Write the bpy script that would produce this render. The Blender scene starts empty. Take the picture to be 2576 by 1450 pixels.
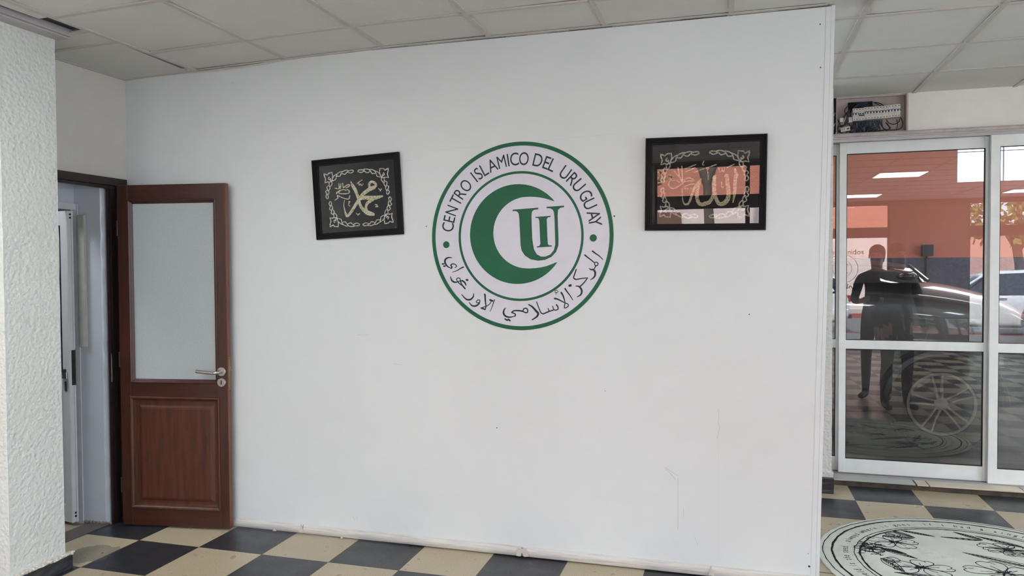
import bpy, bmesh, math, random
from mathutils import Vector, Matrix
random.seed(7)
S = bpy.context.scene
C = S.collection

# ---------------------------------------------------------------- camera
cam = bpy.data.cameras.new('camera'); cam_o = bpy.data.objects.new('camera', cam); C.objects.link(cam_o)
CAMPOS = (3.21186, -3.45617, 1.52405)
R3 = [[0.9602172, -0.2792486, -0.0017933], [0.2792023, 0.9598941, 0.0254827], [-0.0053946, -0.0249697, 0.9996737]]          # columns: right, forward, up
m = Matrix(((R3[0][0], R3[0][2], -R3[0][1], CAMPOS[0]), (R3[1][0], R3[1][2], -R3[1][1], CAMPOS[1]),
            (R3[2][0], R3[2][2], -R3[2][1], CAMPOS[2]), (0, 0, 0, 1)))
cam_o.matrix_world = m
cam.sensor_width = 36.0; cam.lens = 36.0 * 1888.54 / 2576.0; cam.clip_start = 0.05; cam.clip_end = 300
S.camera = cam_o

# ---------------------------------------------------------------- light and exposure
S.view_settings.view_transform = 'Standard'; S.view_settings.look = 'None'
S.view_settings.gamma = 1.0; S.view_settings.exposure = 0.52; S.view_settings.use_curve_mapping = False
S.cycles.max_bounces = 10; S.cycles.diffuse_bounces = 6; S.cycles.glossy_bounces = 5
S.cycles.transparent_max_bounces = 12; S.cycles.caustics_reflective = False; S.cycles.caustics_refractive = False
S.cycles.sample_clamp_indirect = 12.0
SKY = 5.6; SUN = 16.0; LED = 25.0; GARAGE = 15.0
w = bpy.data.worlds.new('sky'); S.world = w; w.use_nodes = True
bg = w.node_tree.nodes['Background']; bg.inputs[0].default_value = (0.74, 0.87, 1.0, 1); bg.inputs[1].default_value = SKY
sun = bpy.data.lights.new('sun', 'SUN'); sun.energy = SUN; sun.angle = math.radians(2); sun.color = (1, 0.95, 0.88)
so = bpy.data.objects.new('sun', sun); C.objects.link(so)
so.rotation_euler = Vector((0.25, -1.0, -0.95)).to_track_quat('-Z', 'Y').to_euler()

def portal(x, y, z, sx, sz, rx, rz=0):
    l = bpy.data.lights.new('sky_portal', 'AREA'); l.shape = 'RECTANGLE'; l.size = sx; l.size_y = sz
    l.cycles.is_portal = True
    o = bpy.data.objects.new('sky_portal', l); C.objects.link(o); o.location = (x, y, z); o.rotation_euler = (rx, 0, rz)

# ---------------------------------------------------------------- helpers
def lin(c):
    return tuple(((v / 255) / 12.92 if v / 255 <= 0.04045 else ((v / 255 + 0.055) / 1.055) ** 2.4) for v in c) + (1.0,)

class NT:
    def __init__(s, name):
        s.m = bpy.data.materials.new(name); s.m.use_nodes = True; s.t = s.m.node_tree; s.n = s.t.nodes
        s.b = s.n['Principled BSDF']; s.out = s.n['Material Output']
    def add(s, typ, **kw):
        nd = s.n.new(typ)
        for k, v in kw.items():
            if k.startswith('i_'):
                nd.inputs[int(k[2:])].default_value = v
            else:
                setattr(nd, k, v)
        return nd
    def link(s, a, b): s.t.links.new(a, b)
    def set(s, **kw):
        for k, v in kw.items(): s.b.inputs[k.replace('_', ' ')].default_value = v
    def coords(s):
        return s.add('ShaderNodeTexCoord').outputs['Object']
    def noise(s, scale, detail=3, rough=0.5, vec=None):
        nd = s.add('ShaderNodeTexNoise'); nd.inputs['Scale'].default_value = scale
        nd.inputs['Detail'].default_value = detail; nd.inputs['Roughness'].default_value = rough
        s.link(vec if vec is not None else s.coords(), nd.inputs['Vector']); return nd.outputs['Fac']
    def ramp(s, fac, stops):
        nd = s.add('ShaderNodeValToRGB'); cr = nd.color_ramp
        while len(cr.elements) < len(stops): cr.elements.new(0.5)
        for e, (p, c) in zip(cr.elements, stops):
            e.position = p; e.color = c if len(c) == 4 else tuple(c) + (1,)
        s.link(fac, nd.inputs[0]); return nd.outputs[0]
    def mix(s, fac, a, b, mode='MIX'):
        nd = s.add('ShaderNodeMix', data_type='RGBA', blend_type=mode)
        for sock, v in ((nd.inputs[0], fac), (nd.inputs[6], a), (nd.inputs[7], b)):
            if hasattr(v, 'is_output'): s.link(v, sock)
            else: sock.default_value = v
        return nd.outputs[2]
    def math(s, op, a, b=0.0, c=None):
        nd = s.add('ShaderNodeMath', operation=op)
        vs = [a, b] + ([c] if c is not None else [])
        for i, v in enumerate(vs):
            if hasattr(v, 'is_output'): s.link(v, nd.inputs[i])
            else: nd.inputs[i].default_value = v
        return nd.outputs[0]
    def bump(s, h, strength=0.3, dist=0.01):
        nd = s.add('ShaderNodeBump'); nd.inputs['Strength'].default_value = strength
        nd.inputs['Distance'].default_value = dist
        s.link(h, nd.inputs['Height']); s.link(nd.outputs[0], s.b.inputs['Normal'])
    def color(s, c): s.link(c, s.b.inputs['Base Color'])

def plain(name, rgb, rough=0.5, metal=0.0, var=0.06, scale=20, bump=0.0, bscale=80, emit=0.0, spec=0.5, coat=0.0):
    """procedural: colour with a little noise variation, optional bump"""
    t = NT(name); c = lin(rgb)
    d = tuple(max(0, v * (1 - var)) for v in c[:3]) + (1,); e = tuple(min(1, v * (1 + var)) for v in c[:3]) + (1,)
    t.color(t.ramp(t.noise(scale), [(0.3, d), (0.7, e)]))
    t.set(Roughness=rough, Metallic=metal); t.b.inputs['Specular IOR Level'].default_value = spec
    if coat: t.b.inputs['Coat Weight'].default_value = coat; t.b.inputs['Coat Roughness'].default_value = 0.08
    if bump: t.bump(t.noise(bscale, 4), bump, 0.01)
    if emit:
        t.b.inputs['Emission Color'].default_value = c; t.b.inputs['Emission Strength'].default_value = emit
    return t.m

def tag(o, label=None, cat=None, group=None, kind=None):
    if label: o['label'] = label
    if cat: o['category'] = cat
    if group: o['group'] = group
    if kind: o['kind'] = kind
    return o

def empty(name, loc=(0, 0, 0), rot=(0, 0, 0), parent=None):
    o = bpy.data.objects.new(name, None); C.objects.link(o); o.location = loc; o.rotation_euler = rot
    o.empty_display_size = 0.05
    if parent: o.parent = parent
    return o

class MB:
    def __init__(s): s.v = []; s.f = []; s.mi = []; s.cur = 0; s.T = None
    def _a(s, pts):
        b = len(s.v)
        for p in pts:
            p = Vector(p); s.v.append(tuple(s.T @ p) if s.T is not None else tuple(p))
        return b
    def _f(s, f): s.f.append(tuple(f)); s.mi.append(s.cur)
    def box(s, x0, x1, y0, y1, z0, z1):
        b = s._a([(x0, y0, z0), (x1, y0, z0), (x1, y1, z0), (x0, y1, z0), (x0, y0, z1), (x1, y0, z1), (x1, y1, z1), (x0, y1, z1)])
        for f in ((0, 3, 2, 1), (4, 5, 6, 7), (0, 1, 5, 4), (1, 2, 6, 5), (2, 3, 7, 6), (3, 0, 4, 7)):
            s._f([b + i for i in f])
        return s
    def quad(s, *p):
        b = s._a(p); s._f(range(b, b + len(p))); return s
    def prism(s, pts, z0, z1, ax='z'):
        """2-D polygon extruded; ax = axis of extrusion"""
        def P(a, c, h): return (a, c, h) if ax == 'z' else ((a, h, c) if ax == 'y' else (h, a, c))
        n = len(pts); b = s._a([P(a, c, z0) for a, c in pts] + [P(a, c, z1) for a, c in pts])
        s._f([b + i for i in range(n)][::-1]); s._f([b + n + i for i in range(n)])
        for i in range(n): s._f((b + i, b + (i + 1) % n, b + n + (i + 1) % n, b + n + i))
        return s
    def tube(s, path, r, n=10, cap=True, closed=False):
        P = [Vector(p) for p in path]; rs = r if isinstance(r, (list, tuple)) else [r] * len(P)
        rings = []; up = Vector((0, 0, 1)); prev = None
        for i, p in enumerate(P):
            if closed: d = P[(i + 1) % len(P)] - P[i - 1]
            else: d = P[min(i + 1, len(P) - 1)] - P[max(i - 1, 0)]
            d.normalize()
            if prev is None:
                a = d.cross(up)
                if a.length < 1e-3: a = d.cross(Vector((1, 0, 0)))
            else:
                a = prev - d * prev.dot(d)
            a.normalize(); prev = a; b_ = d.cross(a)
            rings.append(s._a([p + (a * math.cos(t) + b_ * math.sin(t)) * rs[i] for t in [2 * math.pi * k / n for k in range(n)]]))
        m_ = len(rings)
        for i in range(m_ if closed else m_ - 1):
            r0, r1 = rings[i], rings[(i + 1) % m_]
            for k in range(n): s._f((r0 + k, r0 + (k + 1) % n, r1 + (k + 1) % n, r1 + k))
        if cap and not closed:
            s._f([rings[0] + k for k in range(n)][::-1]); s._f([rings[-1] + k for k in range(n)])
        return s
    def lathe(s, prof, n=32, M=None):
        """prof [(r,h)] turned about local z, M places it"""
        M = M or Matrix(); rings = []
        for r, h in prof:
            rings.append(s._a([M @ Vector((r * math.cos(2 * math.pi * k / n), r * math.sin(2 * math.pi * k / n), h)) for k in range(n)]))
        for a, b in zip(rings, rings[1:]):
            for k in range(n): s._f((a + k, a + (k + 1) % n, b + (k + 1) % n, b + k))
        s._f([rings[0] + k for k in range(n)][::-1]); s._f([rings[-1] + k for k in range(n)])
        return s
    def loft(s, rings, closed=True, cap=True):
        ids = [s._a(r) for r in rings]; n = len(rings[0])
        for a, b in zip(ids, ids[1:]):
            for k in range(n if closed else n - 1): s._f((a + k, a + (k + 1) % n, b + (k + 1) % n, b + k))
        if cap:
            s._f([ids[0] + k for k in range(n)][::-1]); s._f([ids[-1] + k for k in range(n)])
        return s
    def ico(s, c, r, sub=1, sc=(1, 1, 1), jit=0):
        bm = bmesh.new(); bmesh.ops.create_icosphere(bm, subdivisions=sub, radius=r)
        b = s._a([(c[0] + v.co.x * sc[0] * (1 + random.uniform(-jit, jit)), c[1] + v.co.y * sc[1] * (1 + random.uniform(-jit, jit)), c[2] + v.co.z * sc[2] * (1 + random.uniform(-jit, jit))) for v in bm.verts])
        for f in bm.faces: s._f([b + v.index for v in f.verts])
        bm.free(); return s
    def build(s, name, mats, parent=None, bevel=0.0, smooth=False, loc=None, seg=2, angle=35):
        me = bpy.data.meshes.new(name); me.from_pydata(s.v, [], s.f)
        for m_ in (mats if isinstance(mats, (list, tuple)) else [mats]): me.materials.append(m_)
        if len(me.materials) > 1:
            for p, k in zip(me.polygons, s.mi): p.material_index = k
        bm = bmesh.new(); bm.from_mesh(me); bmesh.ops.recalc_face_normals(bm, faces=bm.faces)
        bm.to_mesh(me); bm.free()
        if smooth:
            me.polygons.foreach_set('use_smooth', [True] * len(me.polygons))
            try: me.set_sharp_from_angle(angle=math.radians(angle))
            except Exception: pass
        me.update()
        o = bpy.data.objects.new(name, me); C.objects.link(o)
        if parent: o.parent = parent
        if loc: o.location = loc
        if bevel:
            b = o.modifiers.new('bevel', 'BEVEL'); b.width = bevel; b.segments = seg; b.limit_method = 'ANGLE'
        return o

def smooth_path(pts, k=4):
    """Catmull-Rom through points of any dimension"""
    if len(pts) < 3: return [tuple(p) for p in pts]
    out = []; n = len(pts)
    for i in range(n - 1):
        p0 = pts[max(i - 1, 0)]; p1 = pts[i]; p2 = pts[i + 1]; p3 = pts[min(i + 2, n - 1)]
        for j in range(k):
            t = j / k
            out.append(tuple(0.5 * ((2 * b) + (-a + c) * t + (2 * a - 5 * b + 4 * c - d) * t * t + (-a + 3 * b - 3 * c + d) * t ** 3)
                             for a, b, c, d in zip(p0, p1, p2, p3)))
    out.append(tuple(pts[-1])); return out

def stroke(mb, pts, P, h, k=4, smooth=True, caps=True):
    """ribbon of varying width; pts [(a,b,width)], P(a,b,h) -> 3-D point on the carrier, h = relief height"""
    q = smooth_path(pts, k) if smooth else pts
    n = len(q); Lf = []; Rt = []
    for i, (a, b, wd) in enumerate(q):
        a0, b0, _ = q[max(i - 1, 0)]; a1, b1, _ = q[min(i + 1, n - 1)]
        dx, dy = a1 - a0, b1 - b0; l = math.hypot(dx, dy) or 1e-9; nx, ny = -dy / l, dx / l
        hw = max(abs(wd), 1e-5) / 2
        Lf.append((a + nx * hw, b + ny * hw)); Rt.append((a - nx * hw, b - ny * hw))
    i0 = mb._a([P(a, b, h) for a, b in Lf]); i1 = mb._a([P(a, b, h) for a, b in Rt])
    j0 = mb._a([P(a, b, 0) for a, b in Lf]); j1 = mb._a([P(a, b, 0) for a, b in Rt])
    for i in range(n - 1):
        mb._f((i0 + i, i0 + i + 1, i1 + i + 1, i1 + i)); mb._f((j0 + i, j0 + i + 1, i0 + i + 1, i0 + i)); mb._f((i1 + i, i1 + i + 1, j1 + i + 1, j1 + i))
    if caps:
        for e in (0, n - 1):
            a, b, wd = q[e]; hw = max(abs(wd), 1e-5) / 2
            if hw < 0.0008: continue
            c = [(a + hw * math.cos(t), b + hw * math.sin(t)) for t in [2 * math.pi * kk / 10 for kk in range(10)]]
            b0 = mb._a([P(x, y, h * 0.98) for x, y in c]); mb._f(range(b0, b0 + 10))

_glyph = {}
def glyph(ch):
    if ch not in _glyph:
        cu = bpy.data.curves.new('glyph', 'FONT'); cu.body = ch; cu.size = 1; cu.align_x = 'CENTER'; cu.resolution_u = 8
        o = bpy.data.objects.new('glyph', cu); C.objects.link(o); bpy.context.view_layer.update()
        me = o.to_mesh(); vs = [(v.co.x, v.co.y) for v in me.vertices]; fs = [tuple(p.vertices) for p in me.polygons]
        xs = [x for x, y in vs] or [0]
        mid = (min(xs) + max(xs)) / 2
        _glyph[ch] = ([(x - mid, y) for x, y in vs], fs, max(xs) - min(xs))
        o.to_mesh_clear(); bpy.data.objects.remove(o); bpy.data.curves.remove(cu)
    return _glyph[ch]

def put_glyph(mb, ch, P, ax, ay, ang, sx, sy, h):
    """glyph centred on its width, baseline at (ax,ay), rotated ang, on plane P"""
    vs, fs, wd = glyph(ch); c, s_ = math.cos(ang), math.sin(ang)
    b = mb._a([P(ax + c * x * sx - s_ * y * sy, ay + s_ * x * sx + c * y * sy, h) for x, y in vs])
    for f in fs: mb._f([b + i for i in f])

def copy_tree(o, parent=None):
    c = o.copy(); C.objects.link(c); c.parent = parent
    for ch in list(o.children): copy_tree(ch, c)
    return c

# traced stroke data, millimetres from the carrier centre (a, b, width)
ARABIC=[[(385.2,-83.0,8.5),(400.1,-94.3,7.0),(420.5,-108.5,5.4),(437.9,-126.3,3.9)],[(345.8,-102.2,7.8),(358.9,-113.4,7.0),(373.9,-124.7,6.2),(394.4,-141.5,5.4)],[(395.5,-144.4,5.0),(400.0,-139.7,5.0),(408.1,-139.7,5.0),(413.3,-146.0,5.0),(411.1,-154.5,5.0),(402.9,-157.0,5.0),(396.2,-152.5,5.0),(395.5,-144.4,5.0)],[(402.9,-156.3,6.2),(398.0,-165.5,5.4),(391.7,-176.2,4.7)],[(367.4,-170.9,4.1),(377.5,-177.2,7.2),(389.4,-177.3,9.3),(398.0,-189.5,10.1),(397.5,-207.2,9.3),(389.3,-219.0,7.2),(374.3,-228.3,4.1)],[(300.4,-175.3,6.2),(292.7,-198.4,6.5),(287.0,-218.1,6.7),(297.6,-227.0,7.0)],[(290.8,-223.3,7.8),(302.1,-227.0,6.7),(328.5,-221.9,5.7),(359.4,-219.0,4.7)],[(359.4,-219.0,5.4),(347.3,-235.6,6.0),(334.1,-250.5,6.5),(319.0,-264.2,7.0)],[(298.2,-260.9,4.3),(313.3,-262.8,7.8),(324.6,-273.9,9.8),(329.1,-289.5,9.8),(322.6,-306.3,7.8),(304.8,-316.4,4.3)],[(264.8,-259.1,12.4),(270.9,-257.2,12.4)],[(241.9,-274.8,8.5),(252.5,-290.5,7.0),(267.7,-310.2,5.4),(282.1,-332.6,3.9)],[(202.1,-283.2,3.5),(192.1,-283.2,3.5),(188.2,-290.0,3.5),(193.2,-295.6,3.5),(206.7,-289.1,3.5)],[(199.0,-293.7,2.7),(192.0,-305.0,2.7)],[(222.0,-295.5,9.3),(231.5,-312.3,7.8),(237.9,-332.8,6.2),(241.7,-348.9,4.7)],[(186.6,-325.6,9.3),(202.7,-329.3,7.8),(225.6,-340.4,6.2),(241.7,-348.9,4.7)],[(241.7,-348.9,5.4),(254.2,-352.6,5.4),(258.8,-362.6,5.4),(248.4,-372.1,5.4),(238.9,-374.0,5.4),(237.8,-364.7,5.4),(241.7,-348.9,5.4)],[(196.0,-358.3,7.8),(203.3,-368.7,7.0),(202.5,-382.2,6.2),(184.0,-384.7,5.4),(175.6,-366.0,4.7)],[(180.2,-384.7,7.0),(167.8,-389.7,6.2),(158.1,-391.0,5.4),(151.2,-377.5,4.7)],[(160.1,-391.0,7.8),(140.7,-399.5,7.2),(125.2,-405.3,6.7),(113.5,-400.5,6.2),(105.8,-384.7,5.7),(97.3,-364.0,5.2),(89.6,-343.2,4.7)],[(46.5,-358.0,5.8),(66.8,-369.9,9.3),(86.3,-390.6,11.4),(97.9,-403.7,11.4),(90.8,-420.8,9.3),(65.7,-437.5,5.8)],[(15.7,-392.5,6.6),(21.6,-379.8,6.6),(35.4,-378.6,6.6),(42.0,-389.1,6.6),(39.2,-399.8,6.6),(27.4,-399.9,6.6),(15.6,-394.0,6.6)],[(15.6,-394.0,8.5),(-8.0,-390.4,8.0),(-33.8,-391.8,7.5),(-45.8,-400.7,7.0)],[(-45.8,-400.7,6.2),(-26.0,-408.9,7.0),(-28.0,-419.6,7.8)],[(-28.0,-419.6,3.6),(-55.9,-425.7,7.5),(-79.8,-420.3,9.8),(-90.9,-403.9,9.8),(-86.8,-386.6,7.5),(-79.5,-377.0,3.6)],[(-81.9,-435.6,8.5),(-69.9,-442.0,8.5),(-63.9,-436.9,8.5),(-55.2,-444.5,8.5)],[(-140.7,-334.4,5.4),(-147.7,-354.5,4.4),(-155.1,-375.7,3.4),(-164.9,-397.0,2.3)],[(-164.5,-335.4,10.1),(-151.6,-340.3,10.1)],[(-157.6,-335.3,3.9),(-163.8,-352.7,4.3),(-180.1,-366.3,4.7),(-198.4,-373.0,5.0),(-214.7,-378.6,5.4)],[(-214.7,-378.6,7.8),(-193.2,-386.1,7.8)],[(-192.4,-386.1,5.4),(-188.2,-368.3,6.6),(-191.3,-341.3,7.8),(-192.7,-314.3,8.9),(-194.3,-306.6,10.1)],[(-239.0,-351.3,5.0),(-241.8,-343.6,5.0),(-232.8,-335.8,5.0),(-222.6,-337.7,5.0),(-224.7,-349.3,5.0),(-239.0,-351.3,5.0)],[(-222.6,-341.5,3.8),(-226.8,-355.1,7.7),(-243.2,-366.8,9.3),(-265.7,-367.0,7.7),(-282.9,-348.9,3.8)],[(-256.3,-302.2,4.4),(-260.5,-320.4,7.9),(-277.0,-334.1,9.3),(-300.4,-331.5,7.9),(-323.8,-307.9,4.4)],[(-296.4,-228.5,10.9),(-290.6,-229.3,10.9)],[(-299.9,-258.5,4.7),(-306.0,-244.1,8.7),(-320.3,-233.2,8.7),(-329.9,-236.3,4.7)],[(-330.7,-233.2,6.2),(-324.6,-252.6,7.4),(-305.4,-275.2,8.5)],[(-326.7,-256.5,5.4),(-343.1,-242.9,5.4),(-352.2,-228.5,5.4),(-349.2,-219.5,5.4),(-336.8,-219.5,5.4),(-331.5,-230.1,5.4),(-343.1,-239.0,5.4)],[(-343.1,-239.0,4.1),(-363.9,-240.9,8.7),(-379.6,-232.3,8.7),(-388.6,-210.8,4.1)],[(-314.4,-160.1,7.8),(-330.2,-167.0,6.2),(-350.9,-178.6,4.7),(-376.8,-187.1,3.1)],[(-378.6,-109.0,3.6),(-399.5,-108.1,7.5),(-416.3,-117.7,9.8),(-418.9,-135.2,9.8),(-405.7,-154.9,7.5),(-384.1,-166.0,3.6)],[(-384.1,-166.0,8.5),(-379.0,-159.0,7.8),(-386.0,-149.2,7.0),(-375.6,-142.6,6.2),(-361.1,-145.4,5.4),(-351.6,-155.2,4.7),(-362.4,-162.2,3.9)],[(-434.1,-142.2,8.5),(-426.9,-142.2,8.5)],[(-425.8,-154.0,8.5),(-419.1,-154.0,8.5)]]
LETTER_U=[[-36.8,138.4],[100.5,145.2],[100.5,139.2],[77.1,136.4],[66.1,126.6],[63.3,104.8],[64.2,52.0],[66.6,-12.2],[70.4,-40.8],[76.1,-71.0],[91.6,-96.9],[114.9,-109.2],[138.1,-109.4],[165.2,-98.4],[184.5,-76.1],[192.3,-46.3],[191.3,-5.1],[189.0,86.7],[186.1,120.4],[177.7,135.6],[164.3,142.7],[146.2,143.6],[146.2,148.4],[238.2,151.8],[238.2,146.6],[217.9,143.4],[205.3,132.9],[202.5,105.0],[204.2,49.0],[206.6,-14.7],[206.1,-50.2],[194.1,-83.8],[169.0,-109.7],[134.2,-124.4],[99.2,-127.9],[60.2,-120.8],[29.0,-100.8],[11.4,-74.0],[6.4,-47.4],[4.0,9.5],[0.5,91.2],[-2.9,117.8],[-11.2,129.4],[-23.0,133.5],[-36.8,133.1]]
LETTER_I=[[85.9,97.4],[166.0,101.1],[166.0,97.7],[150.6,95.1],[144.8,84.8],[145.8,50.2],[148.2,-13.6],[150.0,-41.9],[155.7,-50.3],[173.1,-52.4],[173.1,-55.0],[92.5,-59.2],[92.6,-56.2],[107.3,-53.4],[113.2,-41.4],[110.7,7.6],[107.9,77.4],[103.3,91.0],[96.4,94.2],[85.9,94.8]]
CALLIG_A=[[(-36.1,88.5,3.4),(-25.1,63.0,17.2),(-11.1,38.2,18.9),(-2.3,13.7,17.2),(5.7,-14.6,17.2),(14.7,-50.8,17.2),(37.2,-80.1,20.6),(62.5,-94.9,25.7),(90.3,-103.6,17.2)],[(-81.5,-12.0,2.6),(-88.2,-35.4,3.4),(-86.4,-59.4,6.0),(-78.0,-91.9,12.9),(-68.8,-101.3,15.4),(-46.5,-82.2,16.3),(-13.3,-40.9,17.2),(10.3,-11.0,18.0),(38.0,14.6,19.7),(74.1,35.4,21.4),(105.0,44.8,21.4)],[(78.8,42.9,14.6),(75.7,64.8,12.9),(91.5,76.5,12.9),(110.6,67.9,14.6),(116.2,51.7,12.9),(98.4,43.3,12.9)],[(14.7,-11.3,17.2),(49.9,-8.0,21.4),(84.4,-13.4,25.7),(119.2,-12.1,18.9),(151.8,-7.9,10.3)],[(94.8,-21.3,17.2),(59.1,-38.3,17.2),(47.8,-61.1,14.6),(50.2,-81.0,17.2),(66.8,-96.0,12.9)],[(1.8,72.8,3.9),(17.7,83.3,3.9),(35.7,91.7,3.9)],[(12.9,75.8,4.3),(15.3,63.0,4.3),(23.6,70.2,4.3),(29.6,59.5,4.3),(38.9,69.8,4.3)],[(130.5,36.9,4.3),(139.5,28.3,4.3),(149.7,33.4,4.3),(139.1,21.7,4.3)],[(104.1,-49.5,4.7),(117.7,-55.2,4.7),(105.5,-63.3,4.7),(121.6,-62.5,4.7)],[(-58.7,-23.7,3.9),(-48.4,-22.4,3.9),(-59.0,-36.8,3.9),(-51.2,-48.1,3.9)],[(-13.8,-90.4,4.7),(-5.5,-98.1,4.7),(8.1,-91.9,4.7),(-3.5,-101.8,4.7)],[(-135.5,59.1,5.6),(-114.3,54.2,5.6),(-108.1,69.7,5.6),(-103.2,53.4,5.6),(-98.1,80.8,5.6)],[(-86.1,81.8,5.6),(-84.7,57.9,5.6),(-69.2,65.8,5.6),(-51.1,72.3,5.6),(-44.9,64.6,5.6),(-67.6,55.3,5.6)],[(-130.2,26.7,5.6),(-106.0,44.8,5.6),(-114.8,30.3,5.6),(-89.3,23.6,5.6),(-53.8,24.8,5.6),(-48.7,36.4,5.6),(-61.4,46.1,5.6)],[(-140.2,-7.6,5.6),(-121.7,2.9,5.6),(-124.5,17.1,5.6),(-90.6,0.6,5.6),(-56.5,-7.9,5.6),(-48.0,9.3,5.6)],[(-128.8,34.6,5.1),(-88.0,47.4,5.1),(-66.2,40.5,5.1)],[(-110.6,81.8,4.3),(-109.9,53.9,4.3)]]
CALLIG_B=[[(140.9,63.6,10.9),(145.5,37.8,17.5),(141.9,1.1,16.0),(140.9,-46.7,14.6),(133.5,-93.7,5.1)],[(139.2,60.0,8.7),(155.4,37.5,5.1)],[(93.5,31.8,5.8),(103.0,37.0,16.0),(106.4,1.9,19.7),(112.5,-46.2,18.2),(109.4,-75.6,21.9),(93.7,-95.7,21.9),(72.3,-100.9,19.0),(57.7,-82.1,16.8),(47.1,-44.9,16.8),(44.9,-0.3,18.2),(45.2,29.3,16.0),(50.5,38.4,5.1)],[(44.7,-52.2,14.6),(25.4,-89.0,18.2),(3.9,-98.0,20.4),(-14.2,-101.4,18.2),(-28.9,-91.1,16.8),(-35.8,-61.9,16.8),(-33.5,-24.6,18.2),(-25.9,5.0,16.0),(-16.7,22.7,5.1)],[(-17.8,19.7,5.1),(-41.0,-5.8,12.4),(-57.9,-46.5,11.7),(-72.6,-91.2,10.9),(-90.8,-100.2,9.5),(-102.1,-83.2,5.8),(-106.2,-53.1,4.4),(-107.8,-21.2,4.0)],[(64.2,75.0,4.4),(69.9,54.5,4.4),(77.7,58.0,4.4),(80.3,72.7,4.4),(84.2,56.0,4.4),(91.2,61.3,4.4),(91.0,75.3,4.4)],[(-95.2,74.0,4.4),(-42.5,93.0,4.4)],[(-96.7,57.2,4.4),(-45.9,78.2,4.4)],[(-51.0,56.0,4.7),(1.3,73.1,4.7),(53.2,90.1,4.7)],[(103.5,73.9,4.7),(136.9,89.4,4.7)],[(-5.7,108.6,4.7),(-11.6,92.1,4.7),(-4.3,89.3,4.7)],[(14.2,55.3,5.1),(16.6,18.9,5.1)],[(79.6,4.4,5.1),(81.1,-20.4,5.1),(88.2,-18.0,5.1)],[(-164.8,45.2,4.4),(-166.4,30.2,4.4),(-159.6,19.4,4.4)],[(-110.0,85.7,6.2),(-107.6,44.4,6.2),(-106.2,-0.6,6.2)],[(-128.3,80.6,5.5),(-122.3,44.8,5.5),(-110.1,14.5,5.5)],[(-144.7,64.2,4.7),(-129.6,43.1,4.7),(-114.7,29.6,4.7)],[(-169.2,12.9,5.1),(-172.6,-6.6,5.1),(-150.9,-22.1,5.1),(-121.5,-9.6,5.1),(-92.4,12.2,5.1),(-48.6,14.9,5.1),(-74.4,28.6,5.1),(-99.1,18.0,5.1)],[(-99.4,-13.9,4.7),(-70.2,-3.3,4.7),(-48.4,-1.2,4.7)],[(-166.2,15.8,4.4),(-136.7,18.9,4.4),(-121.8,7.3,4.4)],[(-92.7,-21.5,6.6),(-91.2,-22.3,6.6)],[(-81.7,-23.6,6.6),(-79.5,-23.6,6.6)],[(-67.0,-22.0,6.6),(-65.2,-22.1,6.6)]]
RING_TEXT=[('C',401,-82.0),('E',403,-75.8),('N',402,-69.1),('T',415,-60.8),('R',403,-54.7),('O',406,-47.2),('I',408,-38.2),('S',407,-33.9),('L',397,-28.5),('A',402,-21.5),('M',406,-13.8),('I',409,-8.6),('C',408,-3.7),('O',408,3.6),('D',408,14.4),('E',406,21.4),('L',397,26.2),('U',406,37.2),('R',398,44.6),('U',405,51.1),('G',396,60.1),('U',397,67.1),('A',388,75.8),('Y',391,80.6)]

# ---------------------------------------------------------------- materials
def m_paint(name, rgb, rough=0.55, bump=0.05, bscale=120, var=0.03, spec=0.4):
    t = NT(name); c = lin(rgb)
    n = t.noise(1.3, 4); n2 = t.noise(9, 5)
    f = t.math('ADD', t.math('MULTIPLY', n, 0.6), t.math('MULTIPLY', n2, 0.4))
    t.color(t.ramp(f, [(0.3, tuple(v * (1 - var) for v in c[:3])), (0.7, tuple(min(1, v * (1 + var)) for v in c[:3]))]))
    t.set(Roughness=rough); t.b.inputs['Specular IOR Level'].default_value = spec
    t.bump(t.noise(bscale, 3), bump, 0.005); return t.m

M_wall = m_paint('main_wall_paint', (213, 219, 222), 0.5, 0.04, 60)
M_wall_l = m_paint('left_wall_paint', (205, 201, 194), 0.6, 0.25, 45, 0.05)
M_reveal = m_paint('reveal_gloss_paint', (200, 205, 214), 0.25, 0.15, 25, 0.05, 0.6)
M_lintel = m_paint('lintel_paint', (232, 231, 227), 0.6, 0.35, 60, 0.05)

def m_plaster():
    t = NT('rough_plaster'); c = lin((214, 216, 212))
    n1 = t.noise(38, 5, 0.6)
    vo = t.add('ShaderNodeTexVoronoi', feature='SMOOTH_F1'); vo.inputs['Scale'].default_value = 55; t.link(t.coords(), vo.inputs['Vector'])
    h = t.math('ADD', n1, t.math('MULTIPLY', vo.outputs['Distance'], 0.7))
    t.color(t.ramp(t.noise(3, 5), [(0.3, tuple(v * 0.95 for v in c[:3])), (0.7, c)]))
    t.set(Roughness=0.6); t.bump(h, 0.5, 0.014); return t.m
M_plaster = m_plaster()

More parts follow.
